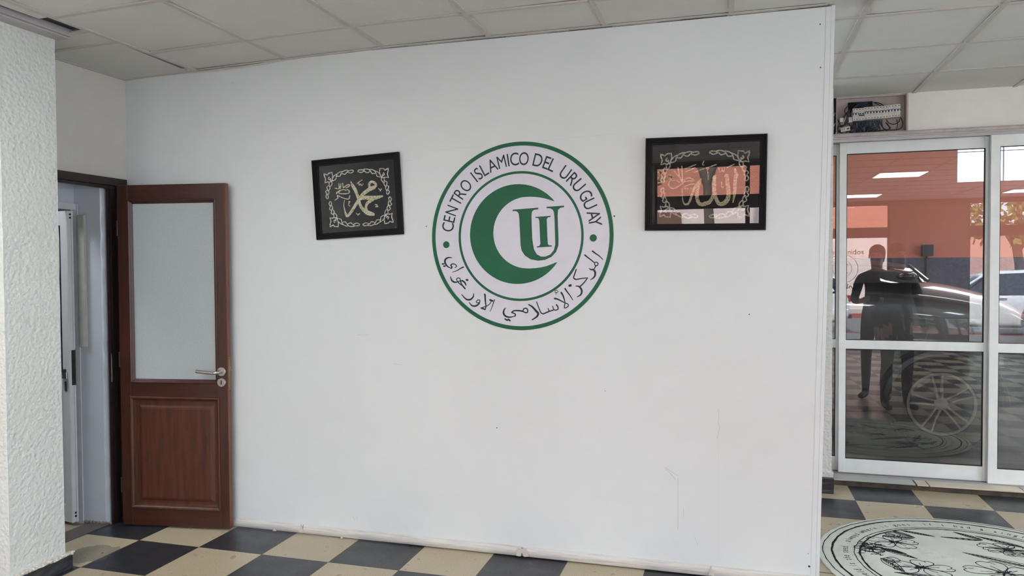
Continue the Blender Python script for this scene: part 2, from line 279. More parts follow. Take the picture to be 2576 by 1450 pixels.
def m_floor():
    t = NT('checker_tiles'); co = t.coords()
    sep = t.add('ShaderNodeSeparateXYZ'); t.link(co, sep.inputs[0]); x, y = sep.outputs[0], sep.outputs[1]
    y2 = t.math('ADD', y, t.math('MULTIPLY', t.math('GREATER_THAN', y, 0.9), 0.155))
    xs = t.math('DIVIDE', x, 0.4); ys = t.math('DIVIDE', y2, 0.4)
    i, j = t.math('FLOOR', xs), t.math('FLOOR', ys)
    dark = t.math('GREATER_THAN', t.math('FRACT', t.math('MULTIPLY', t.math('ADD', i, j), 0.5)), 0.25)
    def edge(s_):
        f = t.math('FRACT', s_); return t.math('MINIMUM', f, t.math('SUBTRACT', 1.0, f))
    e = t.math('LESS_THAN', t.math('MINIMUM', edge(xs), edge(ys)), 0.004)
    crack = t.math('LESS_THAN', t.math('ABSOLUTE', t.math('ADD', t.math('SUBTRACT', y, 0.547), t.math('MULTIPLY', t.noise(14, 3), 0.012))), 0.005)
    wn = t.add('ShaderNodeTexWhiteNoise', noise_dimensions='2D'); cb = t.add('ShaderNodeCombineXYZ')
    t.link(i, cb.inputs[0]); t.link(j, cb.inputs[1]); t.link(cb.outputs[0], wn.inputs['Vector'])
    beige = t.ramp(t.noise(240, 4, 0.7), [(0.30, lin((118, 104, 80))), (0.45, lin((176, 162, 134))), (0.6, lin((198, 186, 160))), (0.75, lin((212, 202, 180)))])
    beige = t.mix(t.math('MULTIPLY', t.math('GREATER_THAN', t.noise(6, 6, 0.7), 0.64), 0.28), beige, lin((110, 96, 78)))
    st = t.math('MULTIPLY', t.math('GREATER_THAN', t.noise(22, 3), 0.70), 0.45)
    beige = t.mix(st, beige, lin((80, 66, 52)))
    black = t.ramp(t.noise(60, 4, 0.6), [(0.3, lin((37, 39, 44))), (0.7, lin((50, 53, 58)))])
    vo = t.add('ShaderNodeTexVoronoi'); vo.inputs['Scale'].default_value = 42; t.link(co, vo.inputs['Vector'])
    black = t.mix(t.math('LESS_THAN', vo.outputs['Distance'], 0.07), black, lin((150, 148, 142)))
    vary = t.math('ADD', 0.9, t.math('MULTIPLY', wn.outputs['Value'], 0.18))
    cc = t.add('ShaderNodeCombineXYZ')
    for k in range(3): t.link(vary, cc.inputs[k])
    col = t.mix(dark, beige, black); col = t.mix(1.0, col, cc.outputs[0], 'MULTIPLY')
    # grey water stain beside the pier
    d = t.add('ShaderNodeVectorMath', operation='DISTANCE'); t.link(co, d.inputs[0]); d.inputs[1].default_value = (-0.10, -0.24, 0)
    stain = t.math('LESS_THAN', t.math('ADD', d.outputs['Value'], t.math('MULTIPLY', t.noise(9, 4), 0.22)), 0.235)
    col = t.mix(t.math('MULTIPLY', stain, 0.55), col, lin((84, 80, 76)))
    col = t.mix(t.math('MULTIPLY', e, 0.75), col, lin((46, 40, 34)))
    col = t.mix(crack, col, lin((24, 20, 18)))
    t.color(col)
    t.link(t.ramp(t.noise(7, 5), [(0.3, (0.26,) * 3), (0.7, (0.42,) * 3)]), t.b.inputs['Roughness'])
    t.bump(t.math('SUBTRACT', t.noise(90, 2), t.math('MULTIPLY', e, 2.0)), 0.06, 0.004)
    return t.m
M_floor = m_floor()

def m_tile(name, rgb, specks=True):
    t = NT(name); c = lin(rgb)
    base = t.ramp(t.noise(4, 4), [(0.3, tuple(v * 0.95 for v in c[:3])), (0.7, c)])
    if specks:
        vo = t.add('ShaderNodeTexVoronoi'); vo.inputs['Scale'].default_value = 70; t.link(t.coords(), vo.inputs['Vector'])
        base = t.mix(t.math('MULTIPLY', t.math('LESS_THAN', vo.outputs['Distance'], 0.13), 0.5), base, tuple(v * 0.45 for v in c[:3]) + (1,))
    t.color(base); t.set(Roughness=0.85); t.bump(t.noise(300, 2), 0.25, 0.003); return t.m
M_ctile = m_tile('mineral_fibre_tile', (210, 209, 206))
M_cgrid = plain('ceiling_grid_paint', (190, 184, 178), 0.5, var=0.05)
M_void = plain('dark_void', (22, 24, 28), 0.9)

def m_wood(name, a, b, rough=0.38, vertical=True, scale=1.0):
    t = NT(name); mp = t.add('ShaderNodeMapping'); t.link(t.coords(), mp.inputs['Vector'])
    mp.inputs['Scale'].default_value = (14 * scale, 14 * scale, 1.1 * scale) if vertical else (1.1 * scale, 14 * scale, 14 * scale)
    n = t.noise(3.0, 6, 0.62, mp.outputs[0]); n2 = t.noise(26, 5, 0.7, mp.outputs[0])
    f = t.math('ADD', t.math('MULTIPLY', n, 0.75), t.math('MULTIPLY', n2, 0.25))
    t.color(t.ramp(f, [(0.32, lin(a)), (0.66, lin(b))])); t.set(Roughness=rough)
    t.bump(f, 0.08, 0.003); return t.m
M_wood = m_wood('mahogany_vertical_grain', (42, 22, 16), (76, 39, 27))
M_woodh = m_wood('mahogany_horizontal_grain', (42, 21, 16), (72, 36, 26), vertical=False)
M_wood_panel = m_wood('mahogany_panel', (52, 26, 16), (88, 46, 29), 0.48)
M_wood_edge = m_wood('mahogany_edge', (96, 54, 38), (132, 80, 58), 0.45)
M_wood_dark = m_wood('dark_stained_casing', (26, 17, 17), (48, 32, 30), 0.3)

def m_frost():
    t = NT('frosted_glass'); t.color(t.ramp(t.noise(120, 3), [(0.3, lin((190, 202, 208))), (0.7, lin((204, 213, 214)))]))
    t.set(Roughness=0.55, IOR=1.3); t.b.inputs['Transmission Weight'].default_value = 0.3
    t.bump(t.noise(500, 2), 0.2, 0.002); return t.m
M_frost = m_frost()
M_steel = plain('brushed_steel', (178, 172, 168), 0.32, 0.9, 0.08, 60)
M_brass = plain('aged_brass', (150, 128, 92), 0.45, 0.7, 0.12, 40)
M_blackhole = plain('black_hole', (10, 10, 10), 0.8)
M_white_alu = plain('white_lacquered_aluminium', (206, 206, 210), 0.4, 0.0, 0.03, 12)
M_door_alu = plain('white_door_aluminium', (228, 235, 236), 0.38, 0.0, 0.04, 9, spec=0.5)
M_alu = plain('bare_aluminium', (170, 170, 172), 0.35, 0.6, 0.05, 30)
M_rubber = plain('black_gasket', (20, 20, 22), 0.6)
M_cream = plain('cream_plastic', (178, 178, 170), 0.5)
M_dirtywhite = plain('grubby_white_trim', (196, 190, 186), 0.6, 0, 0.12, 18, 0.3, 60)

def m_glass(name, refl=0.11, tint=(0.9, 0.93, 0.93), dust=0.0):
    t = NT(name); t.n.remove(t.b)
    tr = t.add('ShaderNodeBsdfTransparent'); tr.inputs[0].default_value = tint + (1,)
    gl = t.add('ShaderNodeBsdfGlossy'); gl.inputs['Roughness'].default_value = 0.0; gl.inputs[0].default_value = (1, 1, 1, 1)
    lw = t.add('ShaderNodeFresnel'); lw.inputs[0].default_value = 1.5
    fac = t.math('MULTIPLY', lw.outputs[0], refl / 0.04)
    mx = t.add('ShaderNodeMixShader'); t.link(t.math('MINIMUM', fac, 1.0), mx.inputs[0]); t.link(tr.outputs[0], mx.inputs[1]); t.link(gl.outputs[0], mx.inputs[2])
    last = mx.outputs[0]
    if dust:
        df = t.add('ShaderNodeBsdfDiffuse'); df.inputs[0].default_value = (0.6, 0.58, 0.56, 1)
        m2 = t.add('ShaderNodeMixShader')
        sp = t.math('ADD', t.math('MULTIPLY', t.math('POWER', t.noise(9, 6, 0.7), 2.0), dust), t.math('MULTIPLY', t.math('GREATER_THAN', t.noise(160, 2), 0.74), dust * 1.5))
        t.link(sp, m2.inputs[0]); t.link(last, m2.inputs[1]); t.link(df.outputs[0], m2.inputs[2]); last = m2.outputs[0]
    t.link(last, t.out.inputs[0]); return t.m
M_glass = m_glass('sliding_door_glass', 0.10, (0.80, 0.82, 0.83), 0.12)
M_glass_win = m_glass('shopfront_glass', 0.04, (0.95, 0.97, 0.96))

# ---------------------------------------------------------------- ceiling height (the real one sags a little)
def zc(x, y):
    return 2.742 - 0.047 * min(1, max(0, (1.45 - x) / 1.8)) ** 1.2 - 0.012 * min(1, max(0, (y - 0.6) / 1.8))

X1 = 8.6; YF = -7.0            # right wall, shop front
GY = 2.36                      # lintel face above the sliding doors

def st(o, label, cat): return tag(o, label, cat, kind='structure')

# floor
b = MB(); b.box(-0.371, X1, YF, 2.36, -0.05, 0.0)
st(b.build('floor', M_floor), 'black and beige checkered tile floor of the main room', 'floor')
b = MB(); b.box(-3.4, -0.515, -1.6, 1.6, -0.05, 0.0)
st(b.build('floor', plain('rear_floor_tile', (168, 158, 142), 0.4, var=0.1)), 'plain beige floor of the room behind the open wooden door', 'floor')
b = MB(); b.box(-0.515, -0.371, -1.0, 0.3, -0.05, 0.004)
st(b.build('trim_1', m_paint('threshold_stone', (92, 82, 78), 0.3, 0.05)), 'dark stone threshold strip on the floor of the left doorway', 'threshold')

# main partition wall with its parts
b = MB(); n = 40
b.prism([(-0.57, 0.012), (3.602, 0.012), (3.660, 2.738), (-0.57, 2.738)], 0.339, 0.455, 'y')
wall = b.build('wall_back', M_wall)
st(wall, 'large white partition wall carrying the green emblem and two black frames', 'wall')
b = MB()
b.prism([(3.6025, 0.010), (3.619, 0.010), (3.677, 2.742), (3.6605, 2.742)], 0.337, 0.457, 'y'); b.prism([(3.580, 0.011), (3.6022, 0.011), (3.6602, 2.738), (3.638, 2.738)], 0.3372, 0.339, 'y')
b.build('corner_board', M_wall, wall, bevel=0.002)
# rounded board along the foot of the wall, in four lengths with gaps of torn paper
b = MB()
for x0, x1 in ((0.1, 0.845), (0.85, 2.155), (2.16, 3.12), (3.125, 3.602)):
    prof = [(0.339, 0.006), (0.333, 0.006), (0.327, 0.016), (0.325, 0.032), (0.328, 0.046), (0.334, 0.054), (0.339, 0.056)]
    b.loft([[(x0, p, q) for p, q in prof], [(x1, p, q) for p, q in prof]])
def m_foot():
    t = NT('scuffed_white_board'); sep = t.add('ShaderNodeSeparateXYZ'); t.link(t.coords(), sep.inputs[0])
    mp = t.add('ShaderNodeMapping'); t.link(t.coords(), mp.inputs['Vector']); mp.inputs['Scale'].default_value = (2, 10, 45)
    n = t.noise(2.2, 6, 0.7, mp.outputs[0])
    t.color(t.ramp(n, [(0.28, lin((156, 150, 144))), (0.4, lin((190, 188, 184))), (0.58, lin((206, 206, 204)))])); t.set(Roughness=0.55)
    t.bump(n, 0.2, 0.004); return t.m
st(b.build('baseboard_back', m_foot(), smooth=True), 'scuffed rounded white board along the foot of the partition wall', 'baseboard')
# torn bits of paper on the joints of that board
def flake(b, x, z, s, y=0.322):
    pts = []
    for k in range(7):
        a = 2 * math.pi * k / 7; r = s * random.uniform(0.6, 1.1)
        pts.append((x + r * math.cos(a) * 0.7, z + r * math.sin(a)))
    b.prism(pts, y, y + 0.004, 'y')
b = MB()
for pts in ([(2.128, 0.010), (2.136, 0.058), (2.152, 0.046), (2.170, 0.056), (2.186, 0.050), (2.196, 0.012), (2.172, 0.008), (2.160, 0.030), (2.150, 0.008)], [(0.826, 0.012), (0.838, 0.062), (0.848, 0.034), (0.866, 0.014)],
            [(3.112, 0.014), (3.120, 0.056), (3.134, 0.040), (3.142, 0.012)], [(0.650, 0.004), (0.660, 0.018), (0.676, 0.006)], [(1.090, 0.002), (1.098, 0.016), (1.108, 0.004)]):
    b.prism(pts, 0.321, 0.3245, 'y')
b.build('torn_paper', M_dirtywhite, wall)

# scuffs, cracks and nail holes of the partition (own shapes on the paint)
def PW(x, z, h): return (x, 0.339 - h, z)
b = MB()
scr = [[(3.155, 0.835), (3.160, 0.80), (3.156, 0.775), (3.162, 0.745), (3.157, 0.715), (3.152, 0.69)],
       [(2.90, 0.53), (2.93, 0.51), (2.965, 0.49)], [(2.90, 0.525), (2.935, 0.49), (2.95, 0.47)], [(2.963, 0.48), (2.964, 0.30), (2.962, 0.22)],
       [(2.99, 0.33), (2.991, 0.285)], [(1.42, 1.005), (1.47, 1.0)], [(1.20, 1.16), (1.28, 1.163)],
       [(3.045, 0.19), (3.06, 0.15)], [(2.58, 0.06), (2.575, 0.03)], [(0.40, 2.63), (0.42, 2.62)], [(1.165, 0.13), (1.175, 0.105)], [(1.185, 0.132), (1.19, 0.11)]]
for s_ in scr: stroke(b, [(x, z, 0.0022) for x, z in s_], PW, 0.0006)
b.build('scuff_marks', plain('scuff_grey', (192, 190, 188), 0.7), wall)
b = MB()
for q in ([(1.64, 2.168), (2.2, 2.185), (2.66, 2.205)], [(3.157, 0.69), (3.157, 0.10)], [(-0.345, 2.06), (-0.345, 2.1)], [(1.5, 2.12), (1.55, 2.121)]):
    stroke(b, [(x, z, 0.0012) for x, z in q], PW, 0.0005, smooth=False)
b.build('hairline_seam', plain('seam_grey', (203, 203, 203), 0.7), wall)
b = MB()
for x, z, r in ((2.648, 1.79, 0.004), (1.625, 1.76, 0.003), (2.02, 0.68, 0.003), (3.575, 0.10, 0.005), (3.615, 2.46, 0.003), (3.612, 2.66, 0.003), (3.57, 0.16, 0.002), (3.30, 1.3, 0.003), (2.60, 0.9, 0.002)):
    b.lathe([(r, 0), (r * 0.6, 0.0012)], 10, Matrix.Translation((x, 0.339, z)) @ Matrix.Rotation(math.pi / 2, 4, 'X'))
b.build('nail_hole', M_blackhole, wall)

# left wall with the doorway
b = MB()
b.box(-0.57, -0.36, -7.0, 0.339, 2.05, 2.742)        # above the door
b.box(-0.57, -0.36, 0.215, 0.339, 0.0, 2.05)         # between door and partition
b.box(-0.57, -0.36, -7.0, -0.75, 0.0, 2.05)
wl = st(b.build('wall_left', M_wall_l), 'off-white left wall above and beside the dark wooden door frame', 'wall')
# the deep white reveal of the doorway, uneven edge
b = MB(); rows = []
for k in range(41):
    z = 2.045 * k / 40; e = 0.004 * math.sin(k * 1.7) + 0.003 * math.sin(k * 4.1)
    rows.append([(-0.575, 0.150, z), (-0.40 + e * 0.3, 0.168, z), (-0.392 + e, 0.180, z), (-0.386, 0.215, z), (-0.575, 0.215, z)])
b.loft(rows)
b.build('reveal', M_reveal, wl, smooth=True)
b = MB(); b.box(-0.57, -0.395, -0.75, 0.2, 2.036, 2.05); b.build('reveal_soffit', M_reveal, wl)
b = MB()
for k in range(9):
    x = -0.55 + k * 0.022; b.ico((x, 0.150 + 0.1 * (x + 0.57), 0.008), 0.014, 1, (1.3, 0.5, 0.8), 0.3)
b.build('crumbled_plaster', plain('crumbled_plaster', (140, 134, 126), 0.9, 0, 0.25, 60, 0.6, 120), wl)
# pier in front of it
def rough_box(mb, x0, x1, y0, y1, z0, z1, amp, nx=3, nz=40):
    per = []
    for a in range(nx): per.append((x0 + (x1 - x0) * a / nx, y0))
    for a in range(6): per.append((x1, y0 + (y1 - y0) * a / 6))
    for a in range(nx): per.append((x1 - (x1 - x0) * a / nx, y1))
    for a in range(6): per.append((x0, y1 - (y1 - y0) * a / 6))
    rings = []
    for k in range(nz + 1):
        z = z0 + (z1 - z0) * k / nz
        rings.append([(x + random.uniform(-amp, amp), y + random.uniform(-amp, amp), z) for x, y in per])
    mb.loft(rings)
b = MB(); rough_box(b, -0.56, -0.05, -0.75, -0.445, 0.0, 2.70, 0.0012)
pier = st(b.build('wall_pier', M_plaster, smooth=True, bevel=0), 'rough plastered white pillar at the left edge beside the doorway', 'pillar')
b = MB(); rough_box(b, -0.57, -0.026, -0.775, -0.42, 0.0, 0.074, 0.003, 6, 3)
b.build('plinth', plain('black_terrazzo_plinth', (48, 50, 54), 0.4, 0, 0.2, 60), pier, bevel=0.004)
b = MB()
for k in range(60):
    y = -0.775 + 0.36 * k / 59; zz = 0.078 + random.uniform(-0.004, 0.006)
    b.ico((-0.043 + random.uniform(-0.004, 0.008), y, zz), 0.012, 1, (1.5, 1.2, 0.6), 0.35)
for k in range(20):
    b.ico((-0.06 - 0.02 * k, -0.432, 0.078), 0.012, 1, (1.5, 1, 0.6), 0.35)
b.build('broken_plaster_lip', plain('broken_plaster', (196, 192, 182), 0.9, 0, 0.2, 70, 0.5, 90), pier)

# ceiling: tiles and grid
b = MB(); g = MB()
GX, GYY, GS = 0.165, -0.042, 0.61
HOLE = (0.045, 0.153, -0.655, -0.45)
def tilequad(x0, x1, y0, y1, dz=(0, 0, 0, 0), ins=0.0):
    lift = 0.006
    q = [0.0145 if random.random() < 0.42 else 0.004 for _ in range(4)]
    P = [(x0 + q[0], y0 + q[1]), (x1 - q[2], y0 + q[1]), (x1 - q[2], y1 - q[3]), (x0 + q[0], y1 - q[3])]
    lo = [(x, y, zc(x, y) + lift + d) for (x, y), d in zip(P, dz)]
    hi = [(x, y, z + 0.014) for x, y, z in lo]
    i = b._a(lo + hi)
    for f in ((0, 3, 2, 1), (4, 5, 6, 7), (0, 1, 5, 4), (1, 2, 6, 5), (2, 3, 7, 6), (3, 0, 4, 7)): b._f([i + q for q in f])
LEDS = []; LEDIJ = []
LEDLAB = {(8, -5): 'larger of the two mirrored in the glass door', (8, -10): 'smaller of the two mirrored in the glass door', (2, -7): 'second from the shop front in the left half', (2, -11): 'nearest the shop front in the left half', (12, -5): 'by the added right opening, middle of the row', (12, -10): 'at the corner of shop front and added right opening', (12, -1): 'added to light the floor right of the rug', (12, 2): 'added to light the floor by the garage doors', (0, -4): 'added to light the left wall by the wooden door', (0, -10): 'added to light the left wall by the shop front'}  # left-wall pair and two right of the rug are unseen, added for light
cells = []
for i in range(0, 14):
    for j in range(-12, 5):
        x0, y0 = GX + i * GS, GYY + j * GS; x1, y1 = x0 + GS, y0 + GS
        x1c, y1c, y0c = min(x1, X1), min(y1, 2.44), max(y0, YF)
        if x0 > X1 - 0.02 or y0 > 2.4 or y1c - y0c < 0.02: continue
        if y1 > 0.339 and x0 < 3.0 and y0 > 0.3: continue
        if (i, j) in ((8, -5), (8, -10), (12, -5), (12, -10), (2, -7), (2, -11), (12, -1), (12, 2), (0, -4), (0, -10)): LEDS.append((x0, y0)); LEDIJ.append((i, j)); continue
        r = [random.uniform(0, 0.005) if random.random() < 0.3 else 0 for _ in range(4)]
        if y1 > 0.339 and y0 < 0.339 and x0 < 3.6:      # the row cut by the partition
            tilequad(x0, x1c, y0c, 0.345 if x1 < 3.7 else y1c, r); continue
        tilequad(x0, x1c, y0c, y1c, r)
# column i=-1 between the first rail and the left wall
i_ = b._a([(-0.36, -0.262, zc(-0.36, -0.262) + 0.004), (0.148, -0.262, zc(0.15, -0.262) + 0.004), (0.118, 0.336, zc(0.12, 0.336) + 0.001), (-0.36, 0.345, zc(-0.36, 0.345) + 0.003)]); b._f((i_, i_ + 3, i_ + 2, i_ + 1))
tilequad(-0.36, GX, -0.44, -0.262)
for j in range(-12, -1):
    y0, y1 = GYY + j * GS, min(GYY + (j + 1) * GS, -0.652)
    if y0 < y1: tilequad(0.072, GX, max(y0, YF), y1); tilequad(-0.36, -0.05, max(y0, YF), min(y1, -0.75))
st(b.build('ceiling', M_ctile), 'suspended ceiling of speckled grey-white mineral tiles', 'ceiling')
# grid rails follow the sag
def rail(x0, x1, y0, y1, wd, nseg=12, drop=0.0):
    along_x = abs(x1 - x0) > abs(y1 - y0)
    rings = []
    for k in range(nseg + 1):
        t = k / nseg; x, y = x0 + (x1 - x0) * t, y0 + (y1 - y0) * t; z = zc(x, y) - drop
        if along_x: rings.append([(x, y - wd / 2, z), (x, y + wd / 2, z), (x, y + wd / 2, z + 0.008), (x, y - wd / 2, z + 0.008)])
        else: rings.append([(x - wd / 2, y, z), (x + wd / 2, y, z), (x + wd / 2, y, z + 0.008), (x - wd / 2, y, z + 0.008)])
    g.loft(rings)
for i in range(0, 14):
    x = GX + i * GS
    if x < X1: rail(x, x, YF, 0.339 if x < 3.66 else 2.42, 0.026, 24)
for j in range(-11, 5):
    y = GYY + j * GS
    if y > 2.4: continue
    if y < 0.34: rail(GX, X1, y, y, 0.024, 30, 0.0004)
    else: rail(3.70, X1, y, y, 0.024, 20, 0.0004)
rail(-0.36, GX, -0.262, -0.262, 0.024, 3); rail(-0.36, GX, -0.44, -0.44, 0.022, 3)
st(g.build('trim_2', M_cgrid), 'painted metal rail grid holding the ceiling tiles', 'ceiling grid')
# wall angle along the top of the partition and left wall
g = MB()
for k in range(36):
    xa, xb = -0.36 + 4.0 * k / 36, -0.36 + 4.0 * (k + 1) / 36 + 0.001
    za, zb = zc(xa, 0.33), zc(xb, 0.33); wv = 0.0015 * math.sin(k * 1.3)
    g.loft([[(xa, 0.316, za - 0.001 + wv), (xa, 0.339, za - 0.001 + wv), (xa, 0.339, za + 0.004), (xa, 0.316, za + 0.004)],
            [(xb, 0.316, zb - 0.001 + wv), (xb, 0.339, zb - 0.001 + wv), (xb, 0.339, zb + 0.004), (xb, 0.316, zb + 0.004)]])
g.box(-0.36, -0.338, -0.44, 0.339, zc(-0.36, 0) - 0.002, zc(-0.36, 0) + 0.003)
st(g.build('trim_3', M_cgrid), 'thin white angle strip between ceiling tiles and partition wall', 'trim')
# white boxed channel along the head of the pier, the gap in the tiles above it
g = MB(); g.box(-0.062, 0.046, -2.4, -0.432, 2.700, 2.735); g.box(-0.058, 0.030, -2.4, -0.43, 2.690, 2.700)
st(g.build('trim_4', m_paint('pinkish_channel', (176, 170, 172), 0.5, 0.05), bevel=0.003), 'white boxed channel along the top of the left pillar under the tile gap', 'trim')
g = MB(); g.box(-0.6, X1 + 0.1, YF - 0.1, 2.5, 3.05, 3.1)
st(g.build('ceiling', M_void), 'dark slab above the suspended ceiling, seen through the missing tile corner', 'ceiling')
# thin cable lying along the ceiling edge
g = MB(); g.tube(smooth_path([(0.12, 0.328, zc(0.12, 0.33) - 0.004), (0.3, 0.326, zc(0.3, 0.33) - 0.010), (0.5, 0.327, zc(0.5, 0.33) - 0.009), (0.72, 0.328, zc(0.72, 0.33) - 0.003), (0.85, 0.33, zc(0.85, 0.33) + 0.001)], 5), 0.0035, 8)
tag(g.build('cable', plain('white_cable', (196, 192, 190), 0.5), smooth=True), 'thin white cable sagging along the ceiling edge above the wooden door', 'cable')

# right wall, far walls
b = MB(); b.box(X1, X1 + 0.15, YF, -6.4, 0, 3.05); b.box(X1, X1 + 0.15, -1.0, 2.5, 0, 3.05); b.box(X1, X1 + 0.15, -6.4, -1.0, 2.6, 3.05); b.box(X1, X1 + 0.15, -6.4, -1.0, 0, 0.12)  # the opening left in this wall is unseen, added to let daylight in
portal(X1 + 0.05, -3.7, 1.36, 5.4, 2.5, math.pi / 2, math.pi / 2)
st(b.build('wall_right', M_lintel), 'white right wall of the room', 'wall')

# LED panels
M_led = plain('led_diffuser', (248, 252, 255), 0.5, emit=LED, var=0)
for k, (x0, y0) in enumerate(LEDS):
    z = zc(x0, y0)
    r = empty('ceiling_panel_light', (x0 + GS / 2, y0 + GS / 2, z))
    tag(r, 'flat white ceiling light panel, ' + LEDLAB.get(LEDIJ[k], 'out of the photo'), 'ceiling light', 'light panels in the ceiling')
    a = MB(); h = GS / 2 - 0.002
    for q in ((-h, h, -h, -h + 0.02), (-h, h, h - 0.02, h), (-h, -h + 0.02, -h + 0.02, h - 0.02), (h - 0.02, h, -h + 0.02, h - 0.02)):
        a.box(*q, -0.006, 0.012)
    a.build('frame', M_white_alu, r)
    a = MB(); a.box(-h + 0.02, h - 0.02, -h + 0.02, h - 0.02, -0.002, 0.01); a.build('diffuser', M_led, r)

# ---------------------------------------------------------------- wooden door
ang = math.atan2(0.11, 0.725)
door = empty('door_1', (-0.335, 0.155, 0), (0, 0, ang))
tag(door, 'mahogany brown wooden door standing open with a frosted upper pane', 'door', kind='structure')
U0, U1, ZT = 0.066, 0.745, 2.033
b = MB(); b.box(U0, 0.131, 0, 0.036, 0.012, ZT); b.box(0.683, U1 - 0.001, 0, 0.036, 0.012, ZT); b.build('stile', M_wood, door, bevel=0.002)
b = MB(); b.box(U1 - 0.001, U1, 0.0, 0.036, 0.012, ZT); b.build('lock_edge', M_wood_edge, door)
b = MB()
for z0, z1 in ((1.946, ZT - 0.0005), (0.778, 0.862), (0.0125, 0.118)): b.box(0.1305, 0.6835, 0.0004, 0.0356, z0, z1)
b.build('rail', M_woodh, door, bevel=0.0015)
def frame_mould(mb, u0, u1, z0, z1, prof):
    """prof: (inset, y) profile run round a rectangle"""
    rings = []
    for (uu, zz, su, sz) in ((u0, z0, 1, 1), (u1, z0, -1, 1), (u1, z1, -1, -1), (u0, z1, 1, -1), (u0, z0, 1, 1)):
        rings.append([(uu + su * i_, y, zz + sz * i_) for i_, y in prof])
    mb.loft(rings, closed=True, cap=False)
b = MB(); frame_mould(b, 0.128, 0.688, 0.860, 1.948, [(0, 0.004), (0.003, -0.003), (0.008, -0.004), (0.012, 0.001), (0.018, 0.004), (0.026, 0.014), (0.026, 0.03), (0, 0.03)])
b.build('glazing_bead', M_wood, door)
b = MB(); b.box(0.150, 0.670, 0.016, 0.021, 0.880, 1.930); b.build('frosted_pane', M_frost, door)
b = MB(); frame_mould(b, 0.124, 0.694, 0.112, 0.784, [(0, 0.002), (0.003, -0.006), (0.008, -0.008), (0.014, -0.006), (0.019, 0.0), (0.023, 0.010), (0.034, 0.012), (0.034, 0.03), (0, 0.03)])
b.build('panel_moulding', M_wood_panel, door)
b = MB(); b.box(0.15, 0.67, 0.014, 0.026, 0.14, 0.76)
b.loft([[(0.176, 0.014, 0.160), (0.650, 0.014, 0.160), (0.650, 0.014, 0.732), (0.176, 0.014, 0.732)],
        [(0.190, 0.006, 0.174), (0.636, 0.006, 0.174), (0.636, 0.006, 0.718), (0.190, 0.006, 0.718)],
        [(0.200, 0.004, 0.184), (0.626, 0.004, 0.184), (0.626, 0.004, 0.708), (0.200, 0.004, 0.708)]])
b.build('raised_panel', M_wood_panel, door)
RX = Matrix.Rotation(math.pi / 2, 4, 'X')
hd = MB(); hd.lathe([(0.0265, 0), (0.0265, 0.006), (0.0245, 0.008), (0.012, 0.0085)], 40, Matrix.Translation((0.708, 0, 0.936)) @ RX)
hd.tube(smooth_path([(0.708, -0.006, 0.936), (0.708, -0.028, 0.936), (0.704, -0.040, 0.936), (0.692, -0.046, 0.9335), (0.675, -0.047, 0.933), (0.63, -0.047, 0.9368), (0.575, -0.047, 0.942)], 4), 0.0095, 16)
hd.build('lever_handle', M_steel, door, smooth=True)
kh = MB(); kh.lathe([(0.026, 0), (0.026, 0.006), (0.024, 0.008)], 40, Matrix.Translation((0.708, 0, 0.873)) @ RX)
ko = kh.build('keyhole_rosette', M_steel, door, smooth=True)
b = MB(); b.prism([(0.708 + 0.0035 * math.cos(t) , 0.873 + (0.009 if math.sin(t) > 0 else -0.009) + 0.0035 * math.sin(t)) for t in [2 * math.pi * k / 16 for k in range(16)]], -0.0086, -0.007, 'y')
b.build('keyhole', M_blackhole, ko)
b = MB(); b.box(U1, U1 + 0.0015, 0.009, 0.026, 0.826, 1.020)
lp = b.build('lock_plate', M_brass, door, bevel=0.0006)
b = MB(); b.prism([(U1 + 0.001, 0.010), (U1 + 0.007, 0.022), (U1 + 0.001, 0.024)], 0.945, 0.966); b.box(U1 + 0.001, U1 + 0.002, 0.012, 0.022, 0.885, 0.912); b.build('latch_bolt', M_brass, lp)
b = MB()
for z in (1.010, 0.862, 0.836): b.lathe([(0.003, 0), (0.002, 0.0008)], 10, Matrix.Translation((U1 + 0.0014, 0.0175, z)) @ Matrix.Rotation(math.pi / 2, 4, 'Y'))
b.build('screw', M_blackhole, lp)
# wall side handle end that peeks past the edge
b = MB(); b.tube(smooth_path([(0.700, 0.036, 0.936), (0.705, 0.052, 0.936), (0.725, 0.058, 0.937), (0.738, 0.058, 0.938)], 4), 0.008, 12); b.build('rear_lever_handle', M_steel, door, smooth=True)
for z in (0.25, 1.0, 1.78):
    b = MB(); b.tube([(0.058, 0.008, z - 0.045), (0.058, 0.008, z + 0.045)], 0.0065, 12); b.build('hinge', M_wood_dark, door, smooth=True)

cas = empty('trim_5', (0, 0, 0)); tag(cas, 'dark stained wooden frame around the left doorway', 'door frame', kind='structure')
b = MB(); b.box(-0.362, -0.334, -0.95, 0.313, 2.037, 2.084); b.box(-0.375, -0.350, -0.95, 0.24, 2.018, 2.040); b.box(-0.405, -0.372, -0.95, 0.20, 2.024, 2.038)
b.build('head_casing', M_wood_dark, cas, bevel=0.002)
b = MB(); b.box(-0.362, -0.336, 0.235, 0.313, 0.0, 2.038)
b.box(-0.385, -0.348, 0.196, 0.236, 0.0, 2.02); b.box(-0.372, -0.356, 0.184, 0.197, 0.0, 2.02)
b.build('jamb', M_wood_dark, cas, bevel=0.002)
b = MB(); b.prism([(0.186, 0.86), (0.191, 0.86), (0.192, 1.0), (0.189, 1.035), (0.186, 1.02)], -0.3555, -0.3545, 'x')
b.build('bare_chip', plain('bare_wood', (176, 160, 146), 0.6, 0, 0.2, 60), cas)

